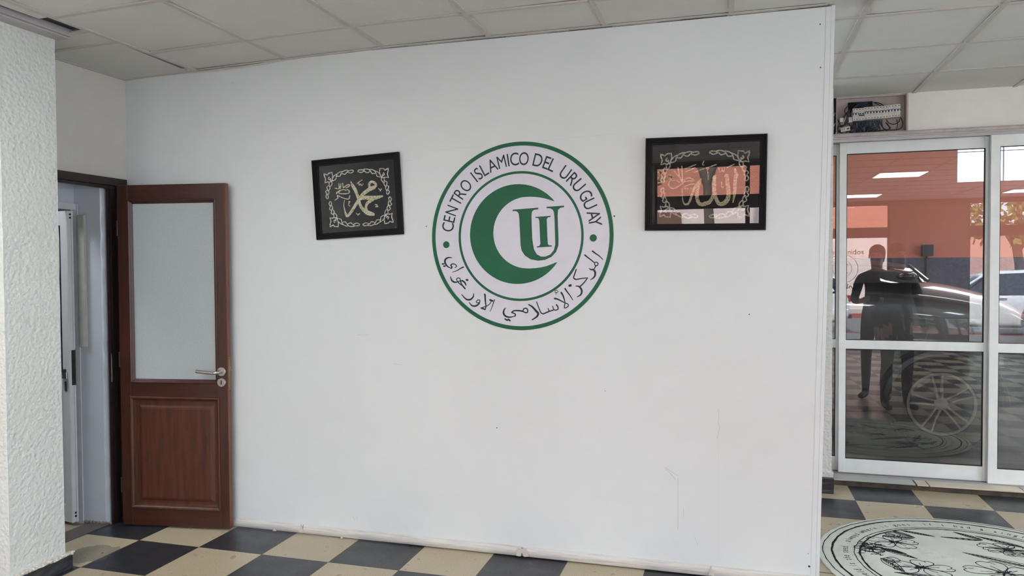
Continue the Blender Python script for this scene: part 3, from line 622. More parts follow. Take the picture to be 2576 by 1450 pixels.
# ---------------------------------------------------------------- white aluminium door in the wall's rear face
d2 = empty('door_2', (-0.565, 0.083, 0)); tag(d2, 'white aluminium door ajar behind the left doorway, black lever handle', 'door', kind='structure')
dd = Vector((-1, 0.21, 0)).normalized(); nn = Vector((0.21, 1, 0)).normalized()
def LP(u, t, z): return tuple(dd * u + nn * t + Vector((0, 0, z)))
def lbox(mb, u0, u1, t0, t1, z0, z1):
    i = mb._a([LP(u, t, z) for z in (z0, z1) for u, t in ((u0, t0), (u1, t0), (u1, t1), (u0, t1))])
    for f in ((0, 3, 2, 1), (4, 5, 6, 7), (0, 1, 5, 4), (1, 2, 6, 5), (2, 3, 7, 6), (3, 0, 4, 7)): mb._f([i + q for q in f])
b = MB(); lbox(b, 0.0, 0.062, 0, 0.038, 0.02, 1.885); lbox(b, 0.62, 0.70, 0, 0.038, 0.02, 1.885); lbox(b, 0.062, 0.62, 0, 0.038, 0.02, 0.12); lbox(b, 0.062, 0.62, 0, 0.038, 1.80, 1.885)
b.build('leaf_frame', M_white_alu, d2, bevel=0.0015)
b = MB(); lbox(b, 0.062, 0.62, 0.012, 0.03, 0.12, 0.9); b.build('leaf_panel', M_white_alu, d2)
b = MB(); lbox(b, 0.062, 0.62, 0.014, 0.02, 0.9, 1.80); b.build('leaf_glass', plain('dark_pane', (26, 44, 50), 0.1), d2)
b = MB(); lbox(b, -0.004, 0.0, 0.002, 0.012, 0.02, 1.885); lbox(b, -0.004, 0.0, 0.028, 0.038, 0.02, 0.84); lbox(b, -0.004, 0.0, 0.028, 0.038, 1.06, 1.885); b.build('edge_lip', M_white_alu, d2)
b = MB(); lbox(b, -0.0015, 0.0, 0.016, 0.040, 0.845, 1.055); b.build('lock_case', plain('lock_black', (32, 36, 38), 0.5, 0.3, 0.3), d2)
b = MB(); lbox(b, -0.0015, 0.0, 0.018, 0.028, 0.05, 0.062); lbox(b, -0.0015, 0, 0.018, 0.028, 0.07, 0.082); lbox(b, -0.0015, 0, 0.018, 0.028, 1.86, 1.87); lbox(b, -0.0015, 0, 0.018, 0.028, 1.84, 1.85); b.build('bolt_hole', M_blackhole, d2)
b = MB(); lbox(b, 0.022, 0.095, -0.045, -0.032, 0.925, 0.942); lbox(b, 0.028, 0.045, -0.035, 0, 0.925, 0.942); b.build('handle', plain('black_handle', (20, 22, 24), 0.4), d2, bevel=0.002)
b = MB(); lbox(b, 0.016, 0.060, -0.008, 0, 0.885, 0.926); b.build('handle_plate', M_steel, d2, bevel=0.002)
b = MB(); lbox(b, 0.022, 0.040, -0.004, 0, 0.81, 0.868); b.build('key_plate', plain('key_plate_grey', (70, 78, 92), 0.4, 0.4), d2, bevel=0.001)
b = MB(); b.box(-0.595, -0.558, 0.143, 0.150, 0.0, 1.93); b.box(-0.565, -0.545, 0.1435, 0.150, 0.0, 1.93)
b.box(-0.59, -0.556, -0.75, 0.15, 1.895, 1.93)
f2_ = b.build('trim_6', M_white_alu); f2_.data.name = 'trim_6'
st(f2_, 'white aluminium door frame behind the left doorway', 'door frame')
b = MB(); b.box(-0.60, -0.575, -0.75, 0.152, 1.93, 2.05)
st(b.build('wall_left', M_reveal), 'white wall strip above the aluminium door behind the doorway', 'wall')
b = MB(); b.box(-0.540, -0.492, 0.136, 0.155, 1.072, 1.862)
tag(b.build('cover_strip', M_cream, bevel=0.002), 'pale vertical plastic cover strip on the doorway reveal', 'cover strip')
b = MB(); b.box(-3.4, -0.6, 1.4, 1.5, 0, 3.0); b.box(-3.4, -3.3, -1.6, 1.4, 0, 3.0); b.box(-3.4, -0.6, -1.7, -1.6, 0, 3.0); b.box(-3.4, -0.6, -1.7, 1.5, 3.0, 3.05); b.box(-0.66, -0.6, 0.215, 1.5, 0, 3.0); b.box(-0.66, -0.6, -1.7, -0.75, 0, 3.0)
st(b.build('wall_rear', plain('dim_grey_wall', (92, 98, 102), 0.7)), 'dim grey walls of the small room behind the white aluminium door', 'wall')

r = empty('ceiling_lamp', (-1.35, -0.75, 3.0)); tag(r, 'square ceiling lamp in the small room behind the white aluminium door', 'ceiling light')
b = MB(); b.box(-0.3, 0.3, -0.3, 0.3, -0.04, 0.0); b.build('housing', M_white_alu, r)
b = MB(); b.box(-0.28, 0.28, -0.28, 0.28, -0.05, -0.04); b.build('diffuser', M_led, r)

# ---------------------------------------------------------------- round emblem
EX, EZ, EY = 2.152, 1.697, 0.339
M_green = NT('emblem_green'); M_green.color(M_green.ramp(M_green.noise(5, 5), [(0.3, lin((6, 84, 55))), (0.7, lin((12, 96, 65)))])); M_green.set(Roughness=0.4); M_green.b.inputs['Specular IOR Level'].default_value = 0.25; M_green = M_green.m
M_greend = plain('emblem_outline_green', (3, 48, 42), 0.4, spec=0.25)
M_ewhite = plain('emblem_white', (208, 208, 220), 0.35, var=0.02, spec=0.3)
def EPm(a, c, h): return (a / 1000, -h, c / 1000)
def EP(a, c, h): return (a, -h, c)
em = empty('wall_emblem', (EX, EY, EZ)); tag(em, 'large round green and white emblem with crescent on the white wall', 'emblem')
b = MB(); b.prism([(0.4925 * math.cos(t), 0.4925 * math.sin(t)) for t in [2 * math.pi * k / 160 for k in range(160)]], -0.003, 0, 'y'); b.build('disc', M_ewhite, em)
def ring(mb, r0, r1, h, n=180, t0=0, t1=2 * math.pi):
    for k in range(n):
        a, c = t0 + (t1 - t0) * k / n, t0 + (t1 - t0) * (k + 1) / n
        mb.quad(EP(r0 * math.cos(a), r0 * math.sin(a), h), EP(r1 * math.cos(a), r1 * math.sin(a), h), EP(r1 * math.cos(c), r1 * math.sin(c), h), EP(r0 * math.cos(c), r0 * math.sin(c), h))
b = MB(); ring(b, 0.4725, 0.4930, 0.0036); o_ = b.build('outer_ring', M_green, em)
b = MB(); ring(b, 0.327, 0.340, 0.0036); b.build('inner_ring', M_green, em)
cres = []
for k in range(61):
    a = math.radians(39.8 + (360 - 34.8 - 39.8) * k / 60); cres.append((-13.5 + 261.5 * math.cos(a), 11 + 261.5 * math.sin(a)))
inner = [(192.5, -139.0), (135, -160), (71.7, -168.5)] + [(42.5 + 186.9 * math.cos(math.radians(a)), 18 + 186.9 * math.sin(math.radians(a))) for a in range(265, 95, -8)] + [(73.5, 203.5), (130, 195), (181, 178.4)]
pts = cres + smooth_path(inner, 3)
b = MB(); n_out = len(cres)
# triangulated as a strip between outer and inner arcs
inn = smooth_path(inner[::-1], 3); m_ = 60
def at(L_, t):
    f = t * (len(L_) - 1); i = min(int(f), len(L_) - 2); q = f - i
    return (L_[i][0] * (1 - q) + L_[i + 1][0] * q, L_[i][1] * (1 - q) + L_[i + 1][1] * q)
for k in range(m_):
    A, B_, C_, D_ = at(cres, k / m_), at(cres, (k + 1) / m_), at(inn, (k + 1) / m_), at(inn, k / m_)
    b.quad(*[EPm(*p, 0.0036) for p in (A, B_, C_, D_)])
b.build('crescent', M_green, em)
def poly_face(mb, pts, h):
    """flat polygon, triangulated"""
    bm = bmesh.new(); vs = [bm.verts.new((x, 0, z)) for x, z in pts]; f = bm.faces.new(vs); bm.normal_update(); bmesh.ops.triangulate(bm, faces=[f])
    bm.verts.index_update(); i = mb._a([EPm(v.co.x, v.co.z, h) for v in bm.verts])
    for f in bm.faces: mb._f([i + v.index for v in f.verts])
    bm.free()
def poly_outline(mb, pts, w, h):
    q = list(pts) + [pts[0]]
    stroke(mb, [(a, c, w) for a, c in q], EPm, h, smooth=False, caps=False)
for nm, P_ in (('letter_u', LETTER_U), ('letter_i', LETTER_I)):
    b = MB(); poly_face(b, P_, 0.0037); b.cur = 1; poly_outline(b, P_, 2.2, 0.0039); b.build(nm, [M_green, M_greend], em)
for x, z in ((0.389, -0.0155), (-0.411, -0.0385)):
    b = MB(); b.prism([(x + 0.0185 * math.cos(t), z + 0.0185 * math.sin(t)) for t in [2 * math.pi * k / 32 for k in range(32)]], -0.0038, -0.003, 'y'); b.build('dot', M_green, em)
b = MB()
for ch, r, a in RING_TEXT:
    th = math.radians(a); wd = 0.78
    if ch in 'MNGO': wd = 0.72
    rb = 0.3715
    put_glyph(b, ch, EP, rb * math.sin(th), rb * math.cos(th), -th, 0.098 * wd, 0.0965, 0.0037)
b.build('latin_lettering', M_greend, em)
b = MB()
for k, s_ in enumerate(ARABIC): stroke(b, s_, EPm, 0.0037 + 0.00001 * (k % 7))
b.build('arabic_lettering', M_greend, em)

# ---------------------------------------------------------------- framed calligraphy
def m_glitter():
    t = NT('gold_glitter'); vo = t.add('ShaderNodeTexVoronoi'); vo.inputs['Scale'].default_value = 260; t.link(t.coords(), vo.inputs['Vector'])
    sp = t.add('ShaderNodeSeparateColor'); t.link(vo.outputs['Color'], sp.inputs[0])
    t.color(t.ramp(sp.outputs[0], [(0.2, lin((188, 180, 112))), (0.4, lin((240, 234, 170))), (0.6, lin((250, 246, 206))), (0.75, lin((255, 255, 250)))]))
    t.set(Roughness=0.35, Metallic=0.0); t.bump(vo.outputs['Distance'], 0.9, 0.004)
    return t.m
def m_silver():
    t = NT('silver_beads'); vo = t.add('ShaderNodeTexVoronoi'); vo.inputs['Scale'].default_value = 240; t.link(t.coords(), vo.inputs['Vector'])
    sp = t.add('ShaderNodeSeparateColor'); t.link(vo.outputs['Color'], sp.inputs[0])
    t.color(t.ramp(sp.outputs[1], [(0.2, lin((186, 184, 150))), (0.5, lin((240, 240, 214))), (0.75, lin((255, 255, 250)))]))
    t.set(Roughness=0.35, Metallic=0.0); t.bump(vo.outputs['Distance'], 0.9, 0.004); return t.m
M_gold, M_silver = m_glitter(), m_silver()
M_frame = plain('black_lacquer_frame', (7, 7, 10), 0.45, 0, 0.2, 40, spec=0.15)
M_velvet = plain('black_backing', (12, 13, 18), 0.7)
M_pglass = m_glass('picture_glass', 0.085, (0.92, 0.92, 0.93))
M_pglass2 = m_glass('picture_glass_clear', 0.022, (0.9, 0.91, 0.95))
def picture(name, label, cx, cz, w_, h_, roll, border, strokes, corners, gm, tilt, wide):
    r = empty(name, (cx, 0.322, cz), (tilt, -roll, 0)); tag(r, label, 'framed picture', 'black framed gold calligraphy pictures')
    W2, H2 = w_ / 2, h_ / 2; s = border
    prof = [(0, 0.015), (0, -0.004), (s * 0.10, -0.009), (s * 0.24, -0.009), (s * 0.28, -0.005), (s * 0.42, -0.005), (s * 0.46, -0.001), (s * 0.64, -0.001), (s * 0.68, 0.003), (s * 0.95, 0.003), (s, 0.008), (s, 0.015)]
    b = MB(); frame_mould(b, -W2, W2, -H2, H2, prof); b.build('frame', M_frame, r)
    b = MB(); b.box(-W2 + s * 0.9, W2 - s * 0.9, 0.010, 0.014, -H2 + s * 0.9, H2 - s * 0.9); b.build('backing', M_velvet, r)
    b = MB(); b.quad((-W2 + s * 0.92, 0.0045, -H2 + s * 0.92), (W2 - s * 0.92, 0.0045, -H2 + s * 0.92), (W2 - s * 0.92, 0.0045, H2 - s * 0.92), (-W2 + s * 0.92, 0.0045, H2 - s * 0.92)); b.build('glass', gm, r)
    def PP(a, c, h): return (a / 1000, 0.0098 - h, c / 1000)
    b = MB()
    for k, q in enumerate(strokes): stroke(b, q, PP, 0.0015 + 0.00002 * (k % 9))
    b.build('calligraphy', M_gold, r)
    b = MB()
    for (ox, oz), (sx, sz) in zip(corners, ((1, 1), (-1, 1), (-1, -1), (1, -1))):
        def T(x, z): return (ox + sx * x, oz + sz * z)
        fl = [(0, 0), (20, -9), (27, 0), (50, 3), (53, -22), (46, -40), (32, -50), (16, -47), (2, -52), (7, -30), (0, -12), (0, 0)]
        stroke(b, [T(x, z) + (wide,) for x, z in fl], PP, 0.0014, smooth=False)
        cu = [(30, -22), (25, -30), (31, -36), (38, -30), (36, -38), (46, -46)]
        stroke(b, [T(x, z) + (wide,) for x, z in cu], PP, 0.0016)
        for arm in ([(48, -44), (76, -20), (108, -7), (144, -3), (184, -3)], [(44, -48), (27, -66), (15, -90), (9, -114), (8, -142)]):
            for k in range(4):
                (xa, za), (xb, zb) = arm[k], arm[k + 1]; dx, dz = xb - xa, zb - za; L_ = math.hypot(dx, dz); nx, nz = -dz / L_, dx / L_
                xe, ze = xb + dx * (0.28 if k < 3 else 0), zb + dz * (0.28 if k < 3 else 0)
                wd = 12 if k < 3 else 9
                lf = [(xa, za), (xa + dx * 0.3 + nx * wd * 0.75, za + dz * 0.3 + nz * wd * 0.75), (xa + dx * 0.85 + nx * wd * 0.95, za + dz * 0.85 + nz * wd * 0.95), (xe + nx * wd * (0.6 if k < 3 else 0), ze + nz * wd * (0.6 if k < 3 else 0))]
                l2 = [lf[-1], (xa + dx * 0.9 - nx * wd * 0.1, za + dz * 0.9 - nz * wd * 0.1), (xa + dx * 0.55 - nx * wd * 0.75, za + dz * 0.55 - nz * wd * 0.75), (xa, za)]
                stroke(b, [T(x, z) + (wide * 0.85,) for x, z in l2], PP, 0.0012 + 0.0001 * k)
                stroke(b, [T(x, z) + (wide * 0.85,) for x, z in lf], PP, 0.0012 + 0.0001 * k)
    b.build('corner_ornament', M_silver, r)
    return r
picture('framed_calligraphy', 'smaller black framed gold calligraphy hanging tilted left of the round emblem', 1.217, 1.932, 0.535, 0.449, math.radians(2.5), 0.036, CALLIG_A,
        [(-199, 145), (196, 142), (206, -157), (-182, -155)], M_pglass2, math.radians(1.5), 6.0)
picture('framed_calligraphy', 'larger black framed gold calligraphy right of the round emblem, with street reflections', 3.091, 1.937, 0.572, 0.456, math.radians(-0.8), 0.034, CALLIG_B,
        [(-212, 149), (205, 150), (208, -161), (-213, -159)], M_pglass, math.radians(1.2), 7.0)

# ---------------------------------------------------------------- lintel over the sliding doors with the open breaker box
b = MB()
for q in ((3.0, 3.884, 2.49, 3.05), (3.884, 3.93, 2.49, 2.49), (4.392, X1, 2.47, 3.05), (3.884, 4.392, 2.735, 3.05), (3.93, 4.392, 2.44, 2.476), (3.0, 3.94, 2.44, 2.49)):
    if q[3] > q[2]: b.box(q[0], q[1], GY, 2.50, q[2], q[3])
b.box(3.0, X1, 2.44, 2.50, 2.44, 3.05)
b.box(4.39, X1, GY, 2.5, 2.445, 2.475)
wr = st(b.build('wall_back', M_lintel), 'white lintel above the sliding glass doors with the open breaker box', 'wall')
b = MB()
b.box(3.0, X1, GY - 0.055, 2.44, 2.432, 2.462); b.box(3.0, X1, GY - 0.03, 2.44, 2.462, 2.472)
st(b.build('trim_7', M_dirtywhite, bevel=0.003), 'white ledge strip above the sliding door track', 'trim')
# pier beside the doors
b = MB(); rough_box(b, 3.30, 3.872, 1.99, 2.36, 0.098, 2.72, 0.0012)
rough_box(b, 3.30, 3.882, 1.985, 2.362, 0.094, 0.14, 0.0015, 3, 2)
pr = st(b.build('wall_pier', M_plaster, smooth=True), 'narrow white pillar seen past the right edge of the partition wall', 'pillar')
b = MB(); rough_box(b, 3.28, 3.885, 1.955, 2.36, 0.0, 0.105, 0.002, 6, 4); b.build('plinth', plain('black_plinth', (40, 42, 48), 0.35, 0, 0.3, 50), pr, bevel=0.004)

# breaker box
bx = empty('breaker_box', (4.16, GY, 2.59)); tag(bx, 'open electrical breaker box with tangled wires above the glass doors', 'electrical panel')
b = MB()
x0, x1, z0, z1 = -0.222, 0.226, -0.112, 0.128
b.box(x0, x1, 0.060, 0.066, z0, z1 + 0.02); b.box(x0 - 0.004, x0, -0.004, 0.066, z0, z1 + 0.015); b.box(x1, x1 + 0.012, -0.006, 0.066, z0, z1 + 0.02); b.box(x0, x1 + 0.012, -0.006, 0.066, z0 - 0.008, z0)
b.build('box', plain('dusty_box_paint', (182, 170, 166), 0.6, 0, 0.08, 14), bx, bevel=0.001)
b = MB(); b.box(-0.276, x0 - 0.006, -0.001, 0.06, z0 - 0.02, z1 + 0.012); b.box(-0.14, 0.02, 0.052, 0.0585, 0.066, 0.115); b.build('dark_recess', M_void, bx)
tl = math.radians(0.9); mod = empty('breaker_row', (0.033, -0.018, 0.020), (0, -tl, 0), bx)
b = MB(); b.box(-0.155, 0.155, 0.03, 0.04, -0.012, 0.012); b.build('mounting_rail', M_steel, mod)
M_brk = plain('breaker_plastic', (206, 202, 198), 0.45, var=0.04); M_navy = plain('navy_breaker_face', (22, 30, 58), 0.5); M_tog = plain('white_toggle', (216, 218, 224), 0.4); M_orange = plain('orange_strip', (214, 158, 96), 0.5)
M_copperhole = M_blackhole
for k in range(8):
    xa = -0.153 + k * 0.0383; dz = -0.004 if k < 2 else (0.003 if k > 5 else 0)
    b = MB()
    b.box(xa, xa + 0.0372, 0.0, 0.042, -0.043 + dz, 0.043 + dz); b.box(xa, xa + 0.0372, -0.012, 0.0, -0.014 + dz, 0.026 + dz)
    b.cur = 1
    if k == 1: b.box(xa + 0.001, xa + 0.036, -0.0135, -0.012, -0.0135 + dz, -0.006 + dz)
    else: b.box(xa - 0.0005, xa + 0.0378, -0.0135, -0.012, -0.006 + dz, 0.009 + dz)
    b.cur = 2
    for hx in (0.0093, 0.0279):
        for zz in (0.034, -0.034): b.lathe([(0.0032, 0), (0.0026, 0.0006)], 10, Matrix.Translation((xa + hx, 0.0, zz + dz)) @ RX)
    for hx in (0.006, 0.024): b.box(xa + hx, xa + hx + 0.008, -0.0126, -0.012, 0.012 + dz, 0.0132 + dz)
    if k == 5: b.cur = 3; b.box(xa + 0.002, xa + 0.034, -0.0128, -0.012, 0.017, 0.0195)
    br = b.build('breaker', [M_brk, M_navy, M_blackhole, M_orange], mod)
    tb = MB()
    for hx in (0.0045, 0.0225):
        if k == 1: tb.box(xa + hx, xa + hx + 0.0095, -0.020, -0.0125, -0.0075, 0.0)
        else: tb.box(xa + hx, xa + hx + 0.0095, -0.022, -0.0135, -0.006 + dz, 0.004 + dz)
    to = tb.build('toggle', M_navy if k == 1 else M_tog, br)
b = MB(); T_ = Matrix.Translation((-0.165, -0.008, -0.083)) @ Matrix.Rotation(-0.16, 4, 'Y'); b.T = T_
b.box(-0.032, 0.030, 0, 0.04, -0.015, 0.015); b.box(-0.018, 0.020, -0.01, 0, -0.009, 0.012); b.cur = 1; b.box(0.008, 0.022, -0.0115, -0.01, -0.006, 0.003); b.lathe([(0.003, 0), (0.002, 0.001)], 8, Matrix.Translation((-0.01, -0.01, 0.006)) @ RX); b.lathe([(0.003, 0), (0.002, 0.001)], 8, Matrix.Translation((-0.01, -0.01, -0.004)) @ RX)
b.build('loose_breaker', [M_brk, M_navy], bx)
for q in ((-0.20, -0.178, 0.0, 0.03, -0.03, 0.0), (-0.143, -0.118, 0.0, 0.035, -0.035, 0.002)):
    b = MB(); b.box(*q); b.build('connector_block', M_tog, bx, bevel=0.002)
M_wb = plain('black_wire', (20, 22, 26), 0.45); M_wbl = plain('blue_grey_wire', (44, 66, 88), 0.5); M_ww = plain('pale_wire', (170, 166, 164), 0.5)
rnd = random.Random(3)
def wire(pts, r, m): b = MB(); b.tube(smooth_path(pts, 5), r, 7); return b.build('wire', m, bx, smooth=True)
wire([(-0.10, 0.03, 0.10), (-0.135, 0.02, 0.06), (-0.165, 0.012, 0.02), (-0.20, 0.01, -0.03), (-0.212, 0.015, -0.08), (-0.19, 0.012, -0.105), (-0.15, 0.01, -0.118), (-0.165, 0.0, -0.123), (-0.2, 0.0, -0.112)], 0.0032, M_wb)
wire([(-0.07, 0.03, 0.102), (-0.11, 0.01, 0.07), (-0.15, 0.0, 0.02), (-0.158, 0.0, -0.02), (-0.19, 0.004, -0.07), (-0.20, 0.006, -0.10)], 0.004, M_wb)
wire([(-0.06, 0.03, 0.102), (-0.10, 0.012, 0.074), (-0.14, 0.004, 0.03), (-0.168, 0.0, -0.01), (-0.18, 0.0, -0.05)], 0.0034, M_ww)
wire([(-0.05, 0.03, 0.102), (-0.085, 0.01, 0.086), (-0.12, 0.0, 0.055), (-0.132, 0.0, 0.03), (-0.13, 0.012, 0.0)], 0.0042, M_wb)
wire([(-0.12, 0.04, 0.10), (-0.155, 0.02, 0.075), (-0.168, 0.01, 0.045), (-0.15, 0.01, 0.02), (-0.14, 0.02, 0.0), (-0.15, 0.01, -0.03), (-0.19, 0.01, -0.055), (-0.215, 0.012, -0.06)], 0.0028, M_wb)
wire([(-0.213, 0.01, -0.01), (-0.19, -0.003, -0.06), (-0.15, -0.004, -0.045), (-0.13, 0.0, -0.06), (-0.10, 0.0, -0.09), (-0.13, 0.0, -0.108)], 0.0036, M_wb)
wire([(-0.03, 0.045, 0.1), (-0.075, 0.04, 0.085), (-0.08, 0.04, 0.06), (-0.02, 0.04, 0.058)], 0.0022, M_wb)
wire([(0.03, 0.02, 0.10), (0.065, 0.01, 0.085), (0.09, 0.0, 0.06)], 0.0032, M_wb)
wire([(0.02, 0.02, 0.10), (0.055, 0.008, 0.076), (0.085, 0.0, 0.058)], 0.0028, M_wb)
wire([(0.072, 0.0, -0.03), (0.07, -0.006, -0.06), (0.085, -0.006, -0.095), (0.13, -0.004, -0.105), (0.19, -0.002, -0.098), (0.204, -0.002, -0.06), (0.19, 0.0, -0.02)], 0.0034, M_wb)
wire([(0.10, 0.0, -0.03), (0.115, -0.004, -0.055), (0.15, -0.004, -0.066), (0.18, -0.002, -0.05), (0.185, 0.0, -0.03)], 0.003, M_wb)
wire([(0.10, 0.01, -0.05), (0.118, 0.0, -0.08), (0.125, 0.0, -0.098)], 0.004, M_wb)
wire([(0.17, 0.02, -0.03), (0.175, 0.014, -0.07), (0.165, 0.01, -0.108)], 0.0022, M_wb)
wire([(-0.02, 0.01, -0.115), (0.05, 0.004, -0.108), (0.11, 0.0, -0.100), (0.13, 0.002, -0.085)], 0.003, M_wbl)
wire([(-0.15, 0.01, -0.120), (-0.05, 0.0, -0.112), (0.03, 0.0, -0.108), (0.09, 0.0, -0.1)], 0.003, M_wb)
for k in range(38):
    xa = -0.112 + 0.0047 * k; xb = xa + rnd.uniform(-0.04, 0.03)
    wire([(xa, 0.012, -0.03), (xa + rnd.uniform(-0.012, 0.012), rnd.uniform(0.004, 0.03), -0.06), (xb, rnd.uniform(0.004, 0.03), -0.09), (xb + rnd.uniform(-0.03, 0.03), 0.02, -0.110)], 0.0029, M_wbl if k % 3 else M_wb)
for k in range(24):
    xa = -0.10 + 0.0062 * k
    wire([(xa, 0.02, 0.045), (xa + rnd.uniform(-0.008, 0.01), 0.03, 0.07), (-0.06 + rnd.uniform(-0.03, 0.07), 0.04, 0.09), (-0.06 + rnd.uniform(-0.04, 0.07), 0.04, 0.11)], 0.0026, M_wb if k % 2 else M_wbl)
for k in range(7):
    zz = 0.08 - 0.025 * k
    wire([(-0.235, 0.02, zz + 0.02), (-0.262, 0.0, zz - 0.02), (-0.248, -0.004, zz - 0.07), (-0.232, 0.0, zz - 0.04)], 0.0024, M_wb if k % 3 else M_ww)

# ---------------------------------------------------------------- sliding glass doors
def sliding_door(num, label, X0, Xe, yf, stile=0.05, th=0.03, sub=True):
    r = empty('door_%d' % num, ((X0 + Xe) / 2, yf, 0.045)); tag(r, label, 'sliding door', 'aluminium sliding glass doors', 'structure')
    c = (X0 + Xe) / 2; a0, a1 = X0 - c, Xe - c
    zt = 2.425 - 0.045
    b = MB(); b.box(a0, a0 + stile, 0, th, 0.012, zt); b.box(a1 - stile, a1, 0, th, 0.012, zt)
    b.build('stile', M_door_alu, r, bevel=0.002)
    b = MB(); b.box(a0 + stile, a1 - stile, 0.002, th - 0.002, 0.012, 0.112); b.box(a0 + stile, a1 - stile, 0.002, th - 0.002, 2.283, zt); b.box(a0 + stile, a1 - stile, 0.002, th - 0.002, 0.900, 0.962)
    b.build('rail', M_door_alu, r, bevel=0.0015)
    b = MB()
    for z_0, z_1 in ((0.112, 0.900), (0.962, 2.283)):
        frame_mould(b, a0 + stile, a1 - stile, z_0, z_1, [(0, 0.004), (0.004, 0.004), (0.004, th - 0.004), (0, th - 0.004)])
    b.build('gasket', M_rubber, r)
    for z_0, z_1 in ((0.112, 0.900), (0.962, 2.283)):
        b = MB(); b.quad((a0 + stile, th / 2, z_0), (a1 - stile, th / 2, z_0), (a1 - stile, th / 2, z_1), (a0 + stile, th / 2, z_1)); b.build('pane', M_glass, r)
    return r
sliding_door(3, 'white aluminium sliding door, mostly hidden behind the partition and pillar', 3.06, 3.992, 2.385)
d4 = sliding_door(4, 'middle white aluminium sliding glass door showing the dark car', 3.957, 4.915, 2.335, 0.046)
sliding_door(5, 'rightmost white aluminium sliding glass door, cut by the photo edge', 4.888, 5.87, 2.290, 0.055)
sliding_door(6, 'sliding glass door beyond the right edge of the photo', 5.83, 6.80, 2.335)
b = MB(); b.box(6.79, X1, 2.30, 2.45, 0, 2.47); st(b.build('wall_back', M_lintel), 'white wall right of the sliding doors', 'wall')
b = MB(); b.box(4.895, 4.905, 2.322, 2.334, 0.06, 2.42); tag(b.build('seal_brush', M_rubber), 'thin dark brush seal between two sliding glass doors', 'seal')
b = MB()
for y_ in (2.292, 2.332, 2.382, 2.418): b.box(3.0, 6.8, y_ - 0.003, y_ + 0.002, 2.405, 2.43)
b.box(3.0, 6.8, 2.278, 2.44, 2.426, 2.434)
st(b.build('trim_8', M_alu), 'aluminium head track of the sliding doors', 'track')
b = MB(); b.box(3.0, 6.8, 2.296, 2.44, 0.040, 0.0475)
for y_ in (2.297, 2.308, 2.345, 2.395, 2.43): b.box(3.0, 6.8, y_, y_ + 0.003, 0.048, 0.056)
st(b.build('trim_9', M_alu, bevel=0), 'aluminium floor track of the sliding doors', 'track')
b = MB(); b.box(3.0, X1, 2.192, 2.44, -0.02, 0.036)
sill = b.build('trim_10', plain('stained_riser', (70, 62, 52), 0.7, 0, 0.45, 14, 0.4, 40)); st(sill, 'raised stone sill under the sliding glass doors with a dark stained edge', 'door sill')
b = MB(); b.box(3.0, 4.425, 2.182, 2.31, 0.036, 0.045); b.box(5.075, X1, 2.184, 2.31, 0.036, 0.045); b.build('grey_slab', m_paint('grey_marble', (176, 182, 178), 0.25, 0.02, var=0.05), sill, bevel=0.0015)
b = MB(); b.box(4.436, 4.505, 2.176, 2.31, 0.036, 0.045); b.box(4.512, 5.070, 2.176, 2.31, 0.036, 0.045); b.build('beige_slab', m_paint('beige_marble', (206, 195, 176), 0.3, 0.02, var=0.06), sill, bevel=0.0015)

# ---------------------------------------------------------------- round rug
RCX, RCY, RR = 4.435, 0.785, 0.772
rug = empty('round_rug', (RCX, RCY, 0)); tag(rug, 'round pale rug with black flower drawings and ring of words on checkered floor', 'rug')
b = MB(); N = 120
def rc(r, z): return [((r + 0.0025 * math.sin(k * 2.3) + 0.002 * math.sin(k * 0.37)) * math.cos(2 * math.pi * k / N), (r + 0.0025 * math.sin(k * 2.3)) * math.sin(2 * math.pi * k / N), z) for k in range(N)]
b.loft([rc(RR - 0.003, 0.0005), rc(RR, 0.004), rc(RR - 0.002, 0.010), rc(RR - 0.009, 0.0125), rc(0.3, 0.013)])
def m_rug():
    t = NT('pale_rug_pile'); n = t.math('ADD', t.math('MULTIPLY', t.noise(5, 5, 0.6), 0.6), t.math('MULTIPLY', t.noise(220, 3), 0.4))
    c = t.ramp(n, [(0.32, lin((200, 203, 192))), (0.6, lin((222, 227, 217)))])
    c = t.mix(t.math('MULTIPLY', t.math('GREATER_THAN', t.noise(4.2, 5, 0.7), 0.60), 0.18), c, lin((176, 150, 136)))
    t.color(c); t.set(Roughness=0.95); t.b.inputs['Specular IOR Level'].default_value = 0.1; t.bump(t.noise(420, 2), 0.5, 0.004); return t.m
b.build('pile', m_rug(), rug, smooth=True)
M_ink = plain('black_rug_yarn', (34, 36, 42), 0.9, 0, 0.3, 200, spec=0.1)
def RP(a, c, h): return (a, c, 0.0128 + h)
rr_ = random.Random(11)
b = MB()
def circ(r, w_, jit, n=220):
    q = []
    for k in range(n + 1):
        a = 2 * math.pi * k / n; j = jit * (math.sin(5 * a + r * 40) + 0.6 * math.sin(13 * a) + 0.5 * math.sin(37 * a + 1)) * 0.5 + rr_.uniform(-jit, jit) * 0.25
        q.append(((r + j) * math.cos(a), (r + j) * math.sin(a), w_ * rr_.uniform(0.75, 1.25)))
    stroke(b, q, RP, 0.0008, smooth=False, caps=False)
circ(0.744, 0.0042, 0.004); circ(0.701, 0.0105, 0.004); circ(0.588, 0.0042, 0.004); circ(0.563, 0.0095, 0.004)
b.build('border_rings', M_ink, rug)
